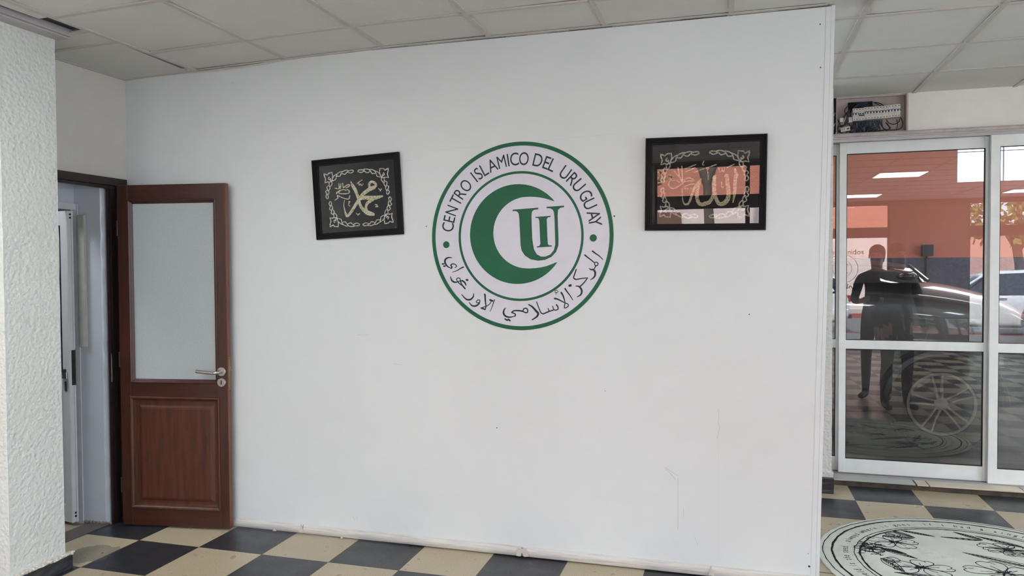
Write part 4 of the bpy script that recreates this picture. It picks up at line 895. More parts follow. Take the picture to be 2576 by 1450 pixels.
# words round the border; the reader stands inside, letters upright outward
b = MB()
txt = [('always where it goes.', -70.0, 2.62), ('If I had a single flower', -11.5, 2.95), ('for every time I think of you', 62, 2.6), ('I could walk in my garden forever', 140, 2.7), ('happiness held is the seed', -139.0, 2.4)]
for s_, a0, stp in txt:
    for k, ch in enumerate(s_):
        if ch == ' ': continue
        th = math.radians(a0 + stp * k)
        put_glyph(b, ch, RP, 0.622 * math.sin(th), 0.622 * math.cos(th), -th, 0.040, 0.052, 0.0008)
b.build('border_words', M_ink, rug)
b = MB()
def ln(pts, w_=0.004): stroke(b, [(x, y, w_ * rr_.uniform(0.8, 1.3)) for x, y in pts], RP, 0.0009 + rr_.uniform(0, 0.0002))
def flower(cx, cy, s, rot, n=5, sq=0.75):
    for k in range(n):
        a = rot + 2 * math.pi * k / n + rr_.uniform(-0.15, 0.15); L_ = s * rr_.uniform(0.85, 1.15); wd = s * 0.42
        ca, sa = math.cos(a), math.sin(a)
        def Q(u, v): return (cx + ca * u - sa * v, cy + (sa * u + ca * v) * sq)
        ln([Q(0.12 * L_, 0), Q(0.45 * L_, wd * 0.75), Q(0.85 * L_, wd * 0.9), Q(1.0 * L_, wd * 0.35), Q(0.93 * L_, 0), Q(1.0 * L_, -wd * 0.4), Q(0.8 * L_, -wd * 0.9), Q(0.4 * L_, -wd * 0.7), Q(0.12 * L_, 0)])
        ln([Q(0.3 * L_, 0.02 * s), Q(0.6 * L_, wd * 0.2)], 0.003); ln([Q(0.75 * L_, -wd * 0.3), Q(0.9 * L_, -wd * 0.15)], 0.003)
    for k in range(22):
        a = rr_.uniform(0, 6.28); r0 = rr_.uniform(0, 0.1) * s; r1 = rr_.uniform(0.12, 0.34) * s
        ln([(cx + r0 * math.cos(a), cy + r0 * math.sin(a) * sq), (cx + r1 * math.cos(a + 0.4), cy + r1 * math.sin(a + 0.4) * sq)], 0.0055)
def leaf(xa, ya, xb, yb, wd, hatch=9):
    dx, dy = xb - xa, yb - ya; L_ = math.hypot(dx, dy); nx, ny = -dy / L_, dx / L_
    def Q(u, v): return (xa + dx * u + nx * v, ya + dy * u + ny * v)
    ln([Q(0, 0), Q(0.25, wd), Q(0.6, wd * 0.85), Q(1, 0)]); ln([Q(0, 0), Q(0.25, -wd * 0.8), Q(0.6, -wd * 0.8), Q(1, 0)]); ln([Q(0, 0), Q(0.5, wd * 0.1), Q(0.93, 0)], 0.003)
    for k in range(hatch):
        u = 0.08 + 0.75 * k / hatch; v = wd * 0.8 * math.sin(math.pi * min(1, u + 0.15))
        ln([Q(u, 0), Q(u + 0.1, v * 0.7)], 0.003); ln([Q(u, 0), Q(u + 0.12, -v * 0.6)], 0.003)
# coordinates relative to the rug centre
flower(-0.35, 0.27, 0.125, 0.3); flower(-0.30, -0.08, 0.14, 0.2); flower(-0.495, 0.13, 0.075, 0.5); flower(0.20, 0.31, 0.13, 2.6, 6); flower(0.08, -0.05, 0.17, 1.9)
flower(0.36, 0.05, 0.13, 0.8); flower(0.26, -0.30, 0.15, 0.1); flower(-0.12, -0.36, 0.14, 1.1); flower(-0.38, -0.30, 0.10, 0.6)
leaf(-0.45, 0.16, -0.29, 0.04, 0.022); leaf(-0.44, 0.15, -0.33, 0.10, 0.02); leaf(-0.40, 0.36, -0.24, 0.36, 0.03); leaf(-0.33, 0.46, -0.23, 0.37, 0.02); leaf(-0.28, 0.48, -0.12, 0.42, 0.016)
leaf(0.11, 0.42, -0.09, 0.425, 0.012, 5); leaf(0.12, 0.43, 0.0, 0.53, 0.018); leaf(0.30, 0.36, 0.10, 0.49, 0.02); leaf(0.30, 0.02, -0.04, 0.20, 0.035, 14); leaf(0.34, 0.30, 0.50, 0.14, 0.025)
leaf(0.3, 0.2, 0.42, -0.1, 0.03); leaf(-0.2, -0.2, -0.44, -0.18, 0.02); leaf(0.1, -0.3, -0.02, -0.5, 0.03); leaf(0.3, -0.38, 0.42, -0.28, 0.02); leaf(-0.47, 0.0, -0.39, -0.16, 0.03)
for (cx, cy) in ((-0.43, 0.0), (-0.35, 0.40), (0.42, 0.26)):
    ln([(cx - 0.03, cy), (cx + 0.02, cy + 0.03), (cx + 0.05, cy - 0.01), (cx + 0.01, cy - 0.04), (cx - 0.03, cy)]); ln([(cx - 0.01, cy + 0.01), (cx + 0.02, cy - 0.01), (cx, cy - 0.03)], 0.006)
for k in range(60):
    x, y = -0.50 + rr_.uniform(-0.04, 0.06), 0.14 + rr_.uniform(-0.09, 0.08)
    ln([(x, y), (x + rr_.uniform(-0.03, 0.03), y + rr_.uniform(-0.015, 0.015)), (x + rr_.uniform(-0.04, 0.04), y + rr_.uniform(-0.02, 0.02))], 0.0035)
for k in range(40):
    x, y = 0.22 + rr_.uniform(-0.12, 0.14), 0.26 + rr_.uniform(-0.06, 0.06)
    ln([(x, y), (x + rr_.uniform(0.02, 0.06), y + rr_.uniform(-0.015, 0.01))], 0.0035)
b.build('flower_drawing', M_ink, rug)

# ---------------------------------------------------------------- garage beyond the glass
M_red = m_paint('terracotta_wall', (200, 120, 98), 0.7, 0.15, 30, 0.06)
M_band = plain('dark_blue_grey_band', (62, 70, 92), 0.6, 0, 0.25, 30, 0.2)
M_gfloor = plain('worn_concrete', (92, 92, 92), 0.55, 0, 0.15, 6, 0.15, 30)
GB = 7.0
b = MB(); b.box(0.5, 13.0, 2.44, GB + 0.2, -0.06, -0.005); b.box(0.5, 13.0, 2.44, 2.95, -0.06, 0.0)
st(b.build('floor', M_gfloor), 'worn grey concrete floor beyond the sliding glass doors', 'floor')
b = MB()
b.box(0.5, 5.90, GB, GB + 0.2, 1.64, 4.2); b.box(5.90, 8.2, GB, GB + 0.2, 1.64, 2.57); b.box(5.90, 8.2, GB, GB + 0.2, 3.35, 4.2); b.box(8.2, 13.0, GB, GB + 0.2, 1.64, 4.2)
b.box(0.4, 0.5, 2.5, GB, 0, 4.2); b.box(13.0, 13.1, 2.5, GB, 0, 4.2)
gw = st(b.build('wall_garage', M_red), 'terracotta red wall seen through the sliding glass doors', 'wall')
b = MB(); b.box(0.5, 13.0, GB - 0.012, GB + 0.2, 0, 1.64); b.build('lower_band', M_band, gw)
b = MB(); b.box(0.5, 13.0, 2.44, 2.50, 2.9, 4.2); b.build('front_wall', M_lintel, gw)
b = MB(); b.box(0.4, 13.1, 2.4, GB + 0.2, 4.2, 4.3); st(b.build('ceiling', M_lintel), 'plain ceiling over the garage beyond the glass', 'ceiling')
wn = empty('window_1', (7.05, GB, 2.96)); tag(wn, 'bright high window with thin glazing bars in the terracotta wall', 'window', kind='structure')
b = MB()
for x in (5.90, 6.42, 6.98, 7.55, 8.19): b.box(x - 7.05 - 0.008, x - 7.05 + 0.008, 0.08, 0.10, -0.39, 0.39)
b.box(-1.15, 1.15, 0.08, 0.10, -0.02, -0.008)
b.build('glazing_bars', plain('thin_window_bar', (150, 156, 170), 0.5), wn)
b = MB(); b.quad((-1.15, 0.11, -0.39), (1.15, 0.11, -0.39), (1.15, 0.11, 0.39), (-1.15, 0.11, 0.39)); b.build('pane', M_glass_win, wn)
b = MB(); b.box(4.35, 4.36, GB - 0.05, GB - 0.012, 1.64, 1.66)
b = MB(); b.box(5.50, 5.62, GB - 0.10, GB - 0.01, 1.66, 1.80); b.tube([(5.56, GB - 0.02, 1.66), (5.56, GB - 0.03, 1.2)], 0.012, 8)
tag(b.build('socket_box', plain('dark_socket_box', (40, 42, 56), 0.6)), 'small dark socket box on the terracotta garage wall', 'socket box')
M_garage_glow = plain('garage_glow', (255, 250, 240), 0.5, emit=GARAGE, var=0)  # no lamp is seen in here; glowing strips added to light the garage
for x in (2.5, 6.2, 9.8):
    r = empty('added_strip_light', (x, 3.9, 4.2)); tag(r, 'unseen strip light added to light the garage, ' + {2.5: 'left of the car', 6.2: 'above the car bonnet', 9.8: 'right of the high window'}[x], 'ceiling light', 'strip lights added to light the garage')
    b = MB(); b.box(-1.0, 1.0, -0.12, 0.12, -0.05, 0.0); b.build('housing', M_white_alu, r)
    b = MB(); b.box(-0.97, 0.97, -0.10, 0.10, -0.065, -0.05); b.build('diffuser', M_garage_glow, r)

# ---------------------------------------------------------------- cars
def car_paint(name, rgb, metal=0.4):
    t = NT(name); c = lin(rgb); t.color(t.ramp(t.noise(3, 2), [(0.3, tuple(v * 0.95 for v in c[:3])), (0.7, c)]))
    t.set(Roughness=0.28, Metallic=metal); t.b.inputs['Coat Weight'].default_value = 1.0; t.b.inputs['Coat Roughness'].default_value = 0.03; return t.m
M_cglass = plain('dark_car_glass', (20, 24, 28), 0.05, spec=0.8)
M_tyre = plain('tyre_rubber', (24, 24, 24), 0.8, bump=0.2)
M_rim = plain('alloy_rim', (116, 110, 104), 0.4, 0.6)
M_lamp_r = plain('red_tail_lamp', (150, 20, 22), 0.15); M_lamp_w = plain('headlamp_glass', (210, 214, 220), 0.1)
M_plastic = plain('black_trim_plastic', (22, 22, 24), 0.6)
def make_car(label, paint, scale=1.0, rim_r=0.26, bz=1.0, gz=1.0, gx=0.0, steep=1.0, wr_=0.335):
    """length along x, front at +x, about 4.4 m, wheels on z=0"""
    r = empty('car'); tag(r, label, 'car')
    # x, z of sill, z of shoulder, z of bonnet or waist centre, half width
    Sx = [(-2.15, 0.50, 0.75, 0.80, 0.62), (-2.12, 0.35, 0.95, 1.02, 0.76), (-1.95, 0.27, 1.04, 1.10, 0.85), (-1.4, 0.24, 1.04, 1.10, 0.90), (-0.6, 0.22, 1.02, 1.08, 0.91), (0.3, 0.22, 1.00, 1.07, 0.91),
          (0.85, 0.23, 0.99, 1.08, 0.91), (1.3, 0.25, 0.96, 1.05, 0.90), (1.75, 0.28, 0.90, 0.99, 0.87), (2.05, 0.32, 0.80, 0.88, 0.80), (2.2, 0.40, 0.62, 0.70, 0.66)]
    b = MB(); rings = []
    for x, zs, zh, zt, hw in Sx:
        zh *= bz; zt *= bz
        rings.append([(x, -hw * 0.93, zs), (x, -hw, zs + 0.12), (x, -hw * 1.01, (zs + zh) / 2), (x, -hw * 0.985, zh - 0.05), (x, -hw * 0.93, zh + 0.01), (x, -hw * 0.6, zt - 0.015), (x, 0, zt),
                      (x, hw * 0.6, zt - 0.015), (x, hw * 0.93, zh + 0.01), (x, hw * 0.985, zh - 0.05), (x, hw * 1.01, (zs + zh) / 2), (x, hw, zs + 0.12), (x, hw * 0.93, zs)])
    b.loft(rings); o = b.build('body', paint, r, smooth=True, angle=50); sb = o.modifiers.new('s', 'SUBSURF'); sb.levels = 1; sb.render_levels = 2
    G = [(-2.02, 1.08, 1.09, 0.70, 0.72), (-1.80, 1.05, 1.42, 0.80, 0.66), (-1.5, 1.04, 1.50, 0.84, 0.66), (-0.6, 1.02, 1.56, 0.86, 0.68), (0.1, 1.02, 1.53, 0.86, 0.66), (0.45, 1.02, 1.42, 0.85, 0.64), (1.0, 1.03, 1.06, 0.80, 0.68)]
    ZG = lambda z: 1.03 * bz + (z - 1.03) * gz
    XG = lambda x: gx + (x if x < -0.6 else (1.0 - (1.0 - x) * (1 - (1 - steep) * (x + 0.6) / 1.6 ) if x < 1.0 else x))
    G = [(XG(x), ZG(z0), ZG(z1), hb, ht) for x, z0, z1, hb, ht in G]
    b = MB(); b.loft([[(x, -hb, z0), (x, -(hb * 0.55 + ht * 0.45), z0 + (z1 - z0) * 0.55), (x, -ht, z1 - 0.02), (x, 0, z1), (x, ht, z1 - 0.02), (x, hb * 0.55 + ht * 0.45, z0 + (z1 - z0) * 0.55), (x, hb, z0)] for x, z0, z1, hb, ht in G])
    b.build('window_glass', M_cglass, r, smooth=True, angle=50)
    RF = [(-1.86, 1.425, 0.67), (-1.5, 1.515, 0.68), (-0.6, 1.575, 0.70), (0.1, 1.545, 0.68), (0.40, 1.46, 0.66)]
    RF = [(XG(x), ZG(z), h) for x, z, h in RF]
    b = MB(); b.loft([[(x, -h, z - 0.05), (x, -h * 0.9, z), (x, 0, z + 0.02), (x, h * 0.9, z), (x, h, z - 0.05), (x, 0, z - 0.06)] for x, z, h in RF])
    b.build('roof', paint, r, smooth=True, angle=60)
    b = MB()
    for s in (-1, 1):
        for xa, ya, za, xb, yb, zb, rd in ((0.42, 0.655, 1.44, 0.98, 0.80, 1.07, 0.028), (-0.5, 0.70, 1.54, -0.46, 0.865, 1.03, 0.03), (-1.5, 0.68, 1.49, -1.75, 0.835, 1.06, 0.045), (-1.85, 0.66, 1.41, -2.03, 0.74, 1.06, 0.03)):
            b = MB(); b.tube([(XG(xa), s * ya, ZG(za)), (XG(xb), s * yb, ZG(zb))], rd * (0.5 if gz < 1 else 1), 8); b.build('window_pillar', paint, r)
    for s in (-1, 1):
        b = MB(); b.ico((0.82 + gx, s * 0.96, 1.07 * bz), 0.085, 3, (0.9, 0.9, 0.45)); b.build('wing_mirror', paint, r, smooth=True)
        for x in (-1.0, 0.12):
            b = MB(); b.tube([(x - 0.11, s * 0.925, 0.93 * bz), (x + 0.05, s * 0.93, 0.93 * bz)], 0.012, 8); b.build('door_handle', M_rim, r)
        b = MB(); b.box(2.0, 2.1, s * 0.52 - 0.16, s * 0.52 + 0.16, 0.70, 0.80); b.build('headlamp', M_lamp_w, r, bevel=0.02)
        b = MB(); b.box(-2.17, -2.05, s * 0.60 - 0.12, s * 0.60 + 0.12, 0.82, 0.98); b.build('tail_lamp', M_lamp_r, r, bevel=0.02)
    b = MB(); b.box(2.12, 2.20, -0.45, 0.45, 0.42, 0.58); b.build('grille', M_plastic, r, bevel=0.01)
    b = MB(); b.box(-2.2, -2.12, -0.6, 0.6, 0.40, 0.50); b.build('rear_bumper_trim', M_plastic, r, bevel=0.01)
    for x in (-1.32, 1.36):
        for s in (-1, 1):
            hub = empty('wheel', (x, s * 0.80, wr_), (math.pi / 2 if s > 0 else -math.pi / 2, 0, 0), r)
            # local +z of the hub points outward
            hub.rotation_euler = (-math.pi / 2 * s, 0, 0)
            b = MB(); b.lathe([(rim_r, -0.10), (wr_ - 0.02, -0.11), (wr_, -0.08), (wr_, 0.08), (wr_ - 0.02, 0.115), (rim_r + 0.01, 0.118), (rim_r, 0.10)], 40); b.build('tyre', M_tyre, hub, smooth=True)
            b = MB(); prof = [(rim_r + 0.004, 0.10), (rim_r + 0.004, 0.119), (rim_r - 0.016, 0.119), (rim_r - 0.020, 0.07), (rim_r - 0.02, -0.08)]
            for p, q in zip(prof, prof[1:]):
                n = 40; i0 = b._a([(p[0] * math.cos(2 * math.pi * k / n), p[0] * math.sin(2 * math.pi * k / n), p[1]) for k in range(n)]); i1 = b._a([(q[0] * math.cos(2 * math.pi * k / n), q[0] * math.sin(2 * math.pi * k / n), q[1]) for k in range(n)])
                for k in range(n): b._f((i0 + k, i0 + (k + 1) % n, i1 + (k + 1) % n, i1 + k))
            for k in range(5):
                for da in (-0.17, 0.17):
                    a = 2 * math.pi * k / 5 + math.pi / 2 + 0.15
                    ca, sa = math.cos(a + da), math.sin(a + da); c2, s2 = math.cos(a + da * 2.2), math.sin(a + da * 2.2)
                    b.tube([(0.045 * c2, 0.045 * s2, 0.095), (rim_r * 0.55 * ca, rim_r * 0.55 * sa, 0.10), ((rim_r - 0.01) * ca, (rim_r - 0.01) * sa, 0.112)], [0.014, 0.012, 0.011], 6)
            b.lathe([(0.055, 0.08), (0.05, 0.108), (0.03, 0.114)], 20); b.build('rim', M_rim, hub, smooth=True)
            b = MB(); b.lathe([(rim_r - 0.01, -0.02), (0.02, -0.02)], 24); b.build('brake_disc', M_plastic, hub)
    # dark wheel arches
    for x in (-1.32, 1.36):
        for s in (-1, 1):
            b = MB(); b.tube([(x + (wr_ + 0.05) * math.cos(t), s * 0.885, wr_ + (wr_ + 0.05) * math.sin(t)) for t in [math.pi * k / 14 for k in range(15)]], 0.035, 8); b.build('wheel_arch', M_plastic, r)
    r.scale = (scale, scale, scale); return r
c1 = make_car('dark grey car parked beyond the sliding glass doors, bonnet to the right', car_paint('dark_car_paint', (58, 62, 66)), 1.06, 0.238, 1.28, 0.33, 0.28, -0.3, 0.385)
c1.location = (3.42, 4.32, 0)
ROOFC = None

# ---------------------------------------------------------------- shop front behind the camera
M_bronze = plain('dark_brown_frame', (58, 46, 44), 0.4, 0.2, 0.1)
b = MB()
piers = [(-0.9, -0.2), (1.85, 2.15), (6.02, 7.30)]
for x0, x1 in piers: b.box(x0, x1, YF - 0.2, YF, 0, 2.75)
b.box(-0.9, X1 + 0.15, YF - 0.2, YF, 2.72, 3.6); b.box(-0.9, X1 + 0.15, YF - 0.2, YF, -0.05, 0.02)
st(b.build('wall_front', m_paint('front_pier_paint', (104, 88, 82), 0.6, 0.1)), 'brown piers of the shop front behind the photographer', 'wall')
win = empty('window_2', (2.0, YF, 0)); tag(win, 'shop front windows with a dark transom behind the photographer', 'window', kind='structure')
b = MB(); spans = [(-0.2, 1.85), (2.15, 6.02), (7.30, X1)]
for x0, x1 in spans:
    b.box(x0 - 2, x1 - 2, -0.12, -0.04, 2.07, 2.26); b.box(x0 - 2, x1 - 2, -0.10, -0.04, 0.0, 0.10); b.box(x0 - 2, x1 - 2, -0.10, -0.04, 2.66, 2.72)
    n = max(1, round((x1 - x0) / 1.25))
    for k in range(n + 1):
        x = x0 + (x1 - x0) * k / n - 2; b.box(x - 0.03, x + 0.03, -0.11, -0.04, 0.0, 2.72)
b.build('frame', M_bronze, win)
b = MB()
for x0, x1 in spans: b.quad((x0 - 2, -0.08, 0.1), (x1 - 2, -0.08, 0.1), (x1 - 2, -0.08, 2.66), (x0 - 2, -0.08, 2.66))
b.build('pane', M_glass_win, win)
for x0, x1 in spans: portal((x0 + x1) / 2, YF + 0.02, 1.38, x1 - x0, 2.6, -math.pi / 2)
w3 = empty('added_opening', (X1 + 0.07, -3.7, 0)); tag(w3, 'unseen opening with dark posts added to the right wall for daylight', 'window', kind='structure')  # posts of the unseen opening added for daylight from the right
b = MB()
for y in (-2.7, -1.35, 0, 1.35, 2.7): b.box(-0.04, 0.04, y - 0.03, y + 0.03, 0.12, 2.6)
b.box(-0.04, 0.04, -2.7, 2.7, 0.12, 0.2); b.box(-0.04, 0.04, -2.7, 2.7, 2.52, 2.6); b.build('frame', M_bronze, w3)
# lettering on the shop window, meant to be read from the street
M_vinyl = plain('dark_vinyl', (70, 52, 50), 0.5)
def WPn(a, c, h): return (a, YF - 0.085 - h, c)
sg = empty('window_sticker', (5.2, YF - 0.085, 1.5)); tag(sg, 'dark vinyl welcome lettering and round logo on the shop window', 'window lettering')
b = MB(); xx = 4.95
for ch in 'Bienvenidos':
    w_ = glyph(ch)[2] * 0.13; put_glyph(b, ch, lambda a, c, h: (a - 5.2, -h, c - 1.5), xx + w_ / 2, 1.77, 0, 0.13, 0.13, 0.001); xx += w_ + 0.014
b.build('greeting', M_vinyl, sg)
for r0_, r1_ in ((0.262, 0.270), (0.155, 0.161)):
    b = MB(); ring(b, r0_, r1_, 0.001, 60); b.build('logo_ring', M_vinyl, sg, loc=(0.03, 0, 0.0))
b = MB()
for k in range(24):
    a, c = math.radians(40 + 280 * k / 24), math.radians(40 + 280 * (k + 1) / 24)
    f = lambda t: (0.12 * math.cos(t), 0.12 * math.sin(t)); g_ = lambda t: (0.03 + 0.092 * math.cos(t), 0.092 * math.sin(t))
    b.quad(*[(p[0], -0.001, p[1]) for p in (f(a), f(c), g_(c), g_(a))])
b.build('logo_crescent', M_green, sg, loc=(0.03, 0, 0))
b = MB()
for q in ([(-0.20, -0.36), (-0.16, -0.37), (-0.12, -0.34), (-0.08, -0.37), (-0.05, -0.34)], [(-0.04, -0.30), (-0.03, -0.37)], [(0.0, -0.37), (0.04, -0.32), (0.07, -0.37), (0.1, -0.36)], [(0.12, -0.29), (0.11, -0.37)], [(0.14, -0.36), (0.17, -0.32), (0.2, -0.37)], [(0.22, -0.29), (0.22, -0.37)]):
    stroke(b, [(x, z, 0.012) for x, z in q], EP, 0.001)
b.build('arabic_greeting', M_vinyl, sg)

# ---------------------------------------------------------------- the street
def m_brick():
    t = NT('red_brick'); br = t.add('ShaderNodeTexBrick'); mp = t.add('ShaderNodeMapping'); mp.inputs['Rotation'].default_value = (math.pi / 2, 0, 0)
    t.link(t.coords(), mp.inputs['Vector']); t.link(mp.outputs[0], br.inputs['Vector'])
    br.inputs['Color1'].default_value = lin((196, 112, 92)); br.inputs['Color2'].default_value = lin((170, 90, 74)); br.inputs['Mortar'].default_value = lin((214, 170, 150))
    br.inputs['Scale'].default_value = 5.0; br.inputs['Mortar Size'].default_value = 0.02
    t.color(br.outputs[0]); t.set(Roughness=0.85); return t.m
b = MB(); b.box(-30, 40, YF - 4.0, YF - 0.2, -0.16, -0.02)
st(b.build('floor', plain('pavement', (150, 142, 138), 0.8, 0, 0.1, 3)), 'pale pavement outside the shop front', 'pavement')
b = MB(); b.box(-30, 40, -19.0, YF - 4.0, -0.2, -0.14)
st(b.build('floor', plain('asphalt', (104, 104, 108), 0.8, 0, 0.1, 8)), 'grey street outside the shop front', 'road')
b = MB(); b.box(-30, 40, -22, -19.0, -0.2, -0.02); st(b.build('floor', plain('far_pavement', (160, 150, 146), 0.8)), 'far pavement across the street', 'pavement')
b = MB(); b.box(-30, 40, YF - 4.12, YF - 4.0, -0.2, -0.01); b.box(-30, 40, -19.0, -18.88, -0.2, -0.01); st(b.build('trim_11', plain('red_kerb', (150, 56, 60), 0.7, 0, 0.15)), 'red painted kerbs of the street', 'kerb')
bl = empty('brick_building', (5, -22, 0)); tag(bl, 'red brick building with a pale ground floor across the street', 'building')
b = MB(); b.box(-35, 4.6, -6, 0, 2.85, 6.6); b.build('brick_storey', m_brick(), bl)
b = MB(); b.box(-35, 4.6, -6, 0.02, -0.02, 2.85); b.build('ground_floor', m_paint('pale_pink_render', (218, 200, 197), 0.8, 0.1), bl)
M_shut = plain('brown_shutter', (110, 74, 62), 0.7)
for x in (-12, -7.0, -2.6, 1.6): b = MB(); b.box(x, x + 1.6, 0.02, 0.05, 4.3, 5.6); b.build('shutter', M_shut, bl)
for x in (-14, -6): b = MB(); b.box(x, x + 2.6, 0.02, 0.06, 0.0, 2.5); b.build('door', M_shut, bl)
b = MB(); b.box(9.6, 45, -40, -30, -0.2, 3.5); tag(b.build('low_building', m_paint('far_render', (186, 140, 128), 0.8)), 'low reddish building far down the street behind the trees', 'building')
M_leaf = plain('yellow_green_foliage', (120, 132, 62), 0.8, 0, 0.4, 3, 0.3, 20); M_bark = plain('bark', (92, 78, 66), 0.9, bump=0.4)  # leaf colour is an even yellow-green with random variation
def tree(x, y, h, label):
    r = empty('street_tree', (x, y, -0.05)); tag(r, label, 'tree', 'trees along the street')
    b = MB(); b.tube(smooth_path([(0, 0, 0), (0.1, 0, h * 0.3), (-0.05, 0.1, h * 0.55), (0.1, 0, h * 0.8)], 4), [0.16] * 4 + [0.13] * 4 + [0.09] * 5, 10)
    for k in range(5):
        a = k * 1.3; b.tube([(0.03, 0.03, h * 0.45), (0.7 * math.cos(a), 0.7 * math.sin(a), h * 0.72)], [0.07, 0.03], 7)
    b.build('trunk', M_bark, r, smooth=True)
    b = MB(); q = random.Random(int(x * 10))
    for k in range(900):
        a, e, rr = q.uniform(0, 6.28), q.uniform(-1, 1), q.uniform(0.5, 1.0)
        c = Vector((rr * 1.9 * math.cos(a) * math.cos(e), rr * 1.9 * math.sin(a) * math.cos(e), h * 0.78 + rr * 1.5 * math.sin(e)))
        u = Vector((q.uniform(-1, 1), q.uniform(-1, 1), q.uniform(-1, 1))).normalized(); v = u.orthogonal().normalized(); s = q.uniform(0.10, 0.2)
        b.quad(tuple(c - u * s), tuple(c + v * s * 0.5), tuple(c + u * s), tuple(c - v * s * 0.5))
    b.build('foliage', M_leaf, r)
tree(11.9, -19.2, 4.5, 'yellow-green street tree at the end of the brick building'); tree(16.2, -20.0, 5.4, 'yellow-green tree further down the street')
bt = empty('street_tree', (2.6, -18.4, -0.05)); tag(bt, 'bare forked street tree before the red brick building', 'tree', 'trees along the street')
b = MB(); b.tube([(0, 0, 0), (0.02, 0, 2.0), (-0.05, 0, 3.3)], [0.2, 0.15, 0.12], 10); b.tube([(-0.05, 0, 3.2), (-0.3, 0, 4.0), (-0.75, 0, 5.0), (-1.2, 0, 6.4)], [0.12, 0.11, 0.10, 0.07], 9); b.tube([(-0.05, 0, 3.2), (0.2, 0, 3.9), (0.45, 0, 4.9), (0.6, 0, 6.5)], [0.11, 0.10, 0.09, 0.06], 9)
b.build('trunk', M_bark, bt, smooth=True)
b = MB(); q = random.Random(5)
for k in range(260):
    c = Vector((-1.7 + q.gauss(0, 0.28), q.gauss(0, 0.3), 4.1 + q.gauss(0, 0.4))); u = Vector((q.uniform(-1, 1), q.uniform(-1, 1), q.uniform(-1, 1))).normalized(); v = u.orthogonal().normalized(); s = q.uniform(0.05, 0.12)
    b.quad(tuple(c - u * s), tuple(c + v * s * 0.5), tuple(c + u * s), tuple(c - v * s * 0.5))
b.tube([(-0.3, 0, 4.0), (-1.1, 0, 4.3), (-1.8, 0, 4.2)], [0.05, 0.03, 0.015], 6); b.build('foliage', M_leaf, bt)
def m_carcopy(label, src, x, y, rz, paint, sc=1.0):
    c = copy_tree(src); c['label'] = label; c.location = (x, y, -0.14); c.rotation_euler = (0, 0, rz); c.scale = (sc, sc, sc)
    for ch in c.children:
        if ch.name.split('.')[0] in ('body', 'roof', 'window_pillar', 'wing_mirror'):
            ch.data = ch.data.copy(); ch.data.materials[0] = paint
    return c
c2 = make_car('silver grey car parked on the far side of the street', car_paint('silver_car_paint', (150, 152, 156), 0.6)); c2.location = (12.5, -17.2, -0.14)
M_carw = car_paint('white_car_paint', (226, 228, 232), 0.0); M_cark = car_paint('black_car_paint', (20, 20, 24), 0.2); M_cars = car_paint('silver_car_paint', (150, 152, 156), 0.6)
m_carcopy('white car parked at the near kerb outside the shop front', c2, 9.3, -12.5, math.pi, M_carw)
m_carcopy('white car by the kerb left of the dark piers outside', c2, 3.9, -12.6, math.pi, M_carw)
m_carcopy('black car outside at the right end of the shop front', c2, 11.2, -9.7, math.pi * 0.9, M_cark)

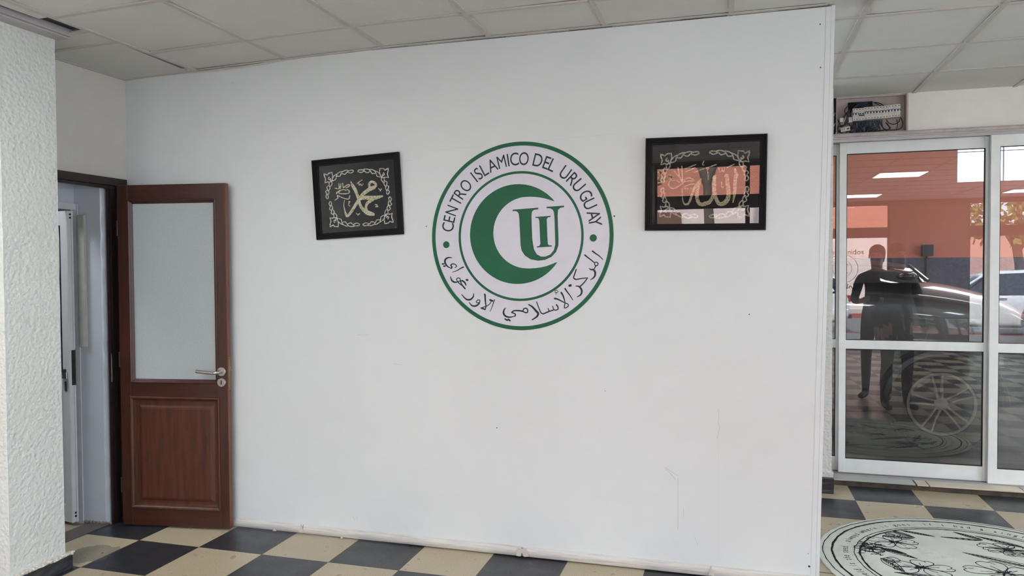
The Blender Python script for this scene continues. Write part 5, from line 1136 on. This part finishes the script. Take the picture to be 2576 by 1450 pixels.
# ---------------------------------------------------------------- two people standing right of the camera (seen mirrored in the glass)
M_skin = plain('skin', (196, 150, 126), 0.5); M_jacket = plain('dark_jacket', (34, 34, 40), 0.8, 0, 0.2, 60, 0.3); M_trousers = plain('dark_trousers', (26, 28, 36), 0.85, 0, 0.2, 60, 0.2); M_shoe = plain('black_shoe', (16, 16, 18), 0.5); M_hair = plain('dark_hair', (28, 22, 20), 0.7, 0, 0.3, 120, 0.5)
def person(label, loc, rz, arm='down', sc=1.0):
    r = empty('person', loc, (0, 0, rz)); tag(r, label, 'person', 'people mirrored in the glass doors')
    V_, E_, R_ = [], [], []
    def J(p, rad, parent=None):
        V_.append(p); R_.append(rad if isinstance(rad, tuple) else (rad, rad))
        if parent is not None: E_.append((parent, len(V_) - 1))
        return len(V_) - 1
    pel = J((0, 0, 0.95), (0.155, 0.115)); ab = J((0, 0.0, 1.10), (0.15, 0.11), pel); ch = J((0, -0.005, 1.30), (0.165, 0.12), ab); sh = J((0, 0, 1.42), (0.13, 0.09), ch); nk = J((0, -0.01, 1.50), 0.058, sh); hb = J((0, -0.03, 1.57), (0.07, 0.08), nk); hm = J((0, -0.03, 1.66), (0.078, 0.098), hb); ht = J((0, -0.02, 1.73), (0.055, 0.07), hm)
    for s in (-1, 1):
        hp = J((s * 0.095, 0, 0.88), 0.095, pel); kn = J((s * 0.11, -0.015, 0.49), 0.062, hp); ca = J((s * 0.115, 0.015, 0.32), 0.058, kn); an = J((s * 0.12, 0.02, 0.09), 0.042, ca); hl = J((s * 0.12, 0.0, 0.045), 0.042, an); tt = J((s * 0.145, -0.16, 0.035), 0.034, hl)
        so_ = J((s * 0.18, 0, 1.40), 0.065, sh)
        if arm == 'down': el, wr2, hd_ = (s * 0.25, 0.02, 1.12), (s * 0.25, -0.06, 0.88), (s * 0.25, -0.075, 0.80)
        else: el, wr2, hd_ = (s * 0.25, 0.0, 1.13), (s * 0.12, -0.22, 1.14), (s * 0.06, -0.27, 1.17)
        e_ = J(el, 0.046, so_); w2 = J(wr2, 0.028, e_); h2 = J(hd_, (0.040, 0.018), w2)
        d = (Vector(hd_) - Vector(wr2)).normalized(); side = Vector((0, 1, 0)) if arm == 'down' else Vector((0, 0.2, 1)).normalized()
        for f in range(4):
            off = side * (-0.027 + 0.018 * f); L_ = (0.070, 0.082, 0.078, 0.060)[f]
            k1 = J(tuple(Vector(hd_) + off + d * 0.03), 0.0095, h2); bend = Vector((-s * 0.012, 0, 0))
            k2 = J(tuple(Vector(hd_) + off + d * (0.03 + L_ * 0.5) + bend), 0.0085, k1); J(tuple(Vector(hd_) + off + d * (0.03 + L_) + bend * 2.4), 0.0075, k2)
        t1 = J(tuple(Vector(wr2) + d * 0.035 - side * 0.035), 0.011, h2); J(tuple(Vector(wr2) + d * 0.085 - side * 0.052), 0.009, t1)
    me = bpy.data.meshes.new('body'); me.from_pydata(V_, E_, []); o = bpy.data.objects.new('body', me); C.objects.link(o)
    sk = o.modifiers.new('skin', 'SKIN'); sk.use_smooth_shade = True
    for k, (a, c) in enumerate(R_): me.skin_vertices[0].data[k].radius = (a, c)
    me.skin_vertices[0].data[0].use_root = True
    ss = o.modifiers.new('sub', 'SUBSURF'); ss.levels = 2; ss.render_levels = 2
    bpy.context.view_layer.update(); dg = bpy.context.evaluated_depsgraph_get()
    nm = bpy.data.meshes.new_from_object(o.evaluated_get(dg)); bpy.data.objects.remove(o)
    nm.name = 'body'; nm.materials.clear()
    for m_ in (M_skin, M_jacket, M_trousers, M_shoe): nm.materials.append(m_)
    wrx = [Vector((s * abs(wr2[0]), wr2[1], wr2[2])) for s in (-1, 1)]
    for p in nm.polygons:
        c = p.center; hand = any((c - q).length < 0.16 and (c - Vector((q.x * 1.0, el[1], el[2]))).length > (q - Vector((q.x, el[1], el[2]))).length - 0.005 for q in wrx)
        if c.z < 0.075: k = 3
        elif hand: k = 0
        elif c.z < 0.93 and abs(c.x) < 0.215: k = 2
        elif c.z > 1.475: k = 0
        else: k = 1
        p.material_index = k; p.use_smooth = True
    ob = bpy.data.objects.new('body', nm); C.objects.link(ob); ob.parent = r
    b = MB(); b.ico((0, 0.005, 1.695), 0.098, 3, (0.90, 1.08, 0.98), 0.02); b.ico((0, 0.05, 1.62), 0.07, 2, (1, 0.8, 1), 0.03); b.build('hair', M_hair, r, smooth=True)
    b = MB(); b.ico((0, -0.128, 1.635), 0.016, 2, (0.8, 1, 1.4)); b.build('nose', M_skin, r, smooth=True)
    b = MB()
    for s in (-1, 1): b.ico((s * 0.032, -0.108, 1.668), 0.011, 1, (1.2, 0.6, 0.7))
    b.build('eyes', M_blackhole, r, smooth=True)
    b = MB(); b.ico((0, -0.112, 1.598), 0.02, 1, (1.2, 0.5, 0.35)); b.build('mouth', plain('lips', (160, 96, 86), 0.5), r, smooth=True)
    b = MB()
    for s in (-1, 1): b.ico((s * 0.082, -0.02, 1.65), 0.024, 1, (0.35, 0.7, 1.2))
    b.build('ears', M_skin, r, smooth=True)
    r.scale = (sc, sc, sc); return r
person('person in dark jacket and trousers mirrored in the glass door, hands together', (4.84, -1.35, 0.0), math.radians(200), 'front', 1.0)
person('person in dark clothes mirrored in the glass door, arms hanging', (4.93, -0.72, 0.0), math.radians(165), 'down', 1.0)
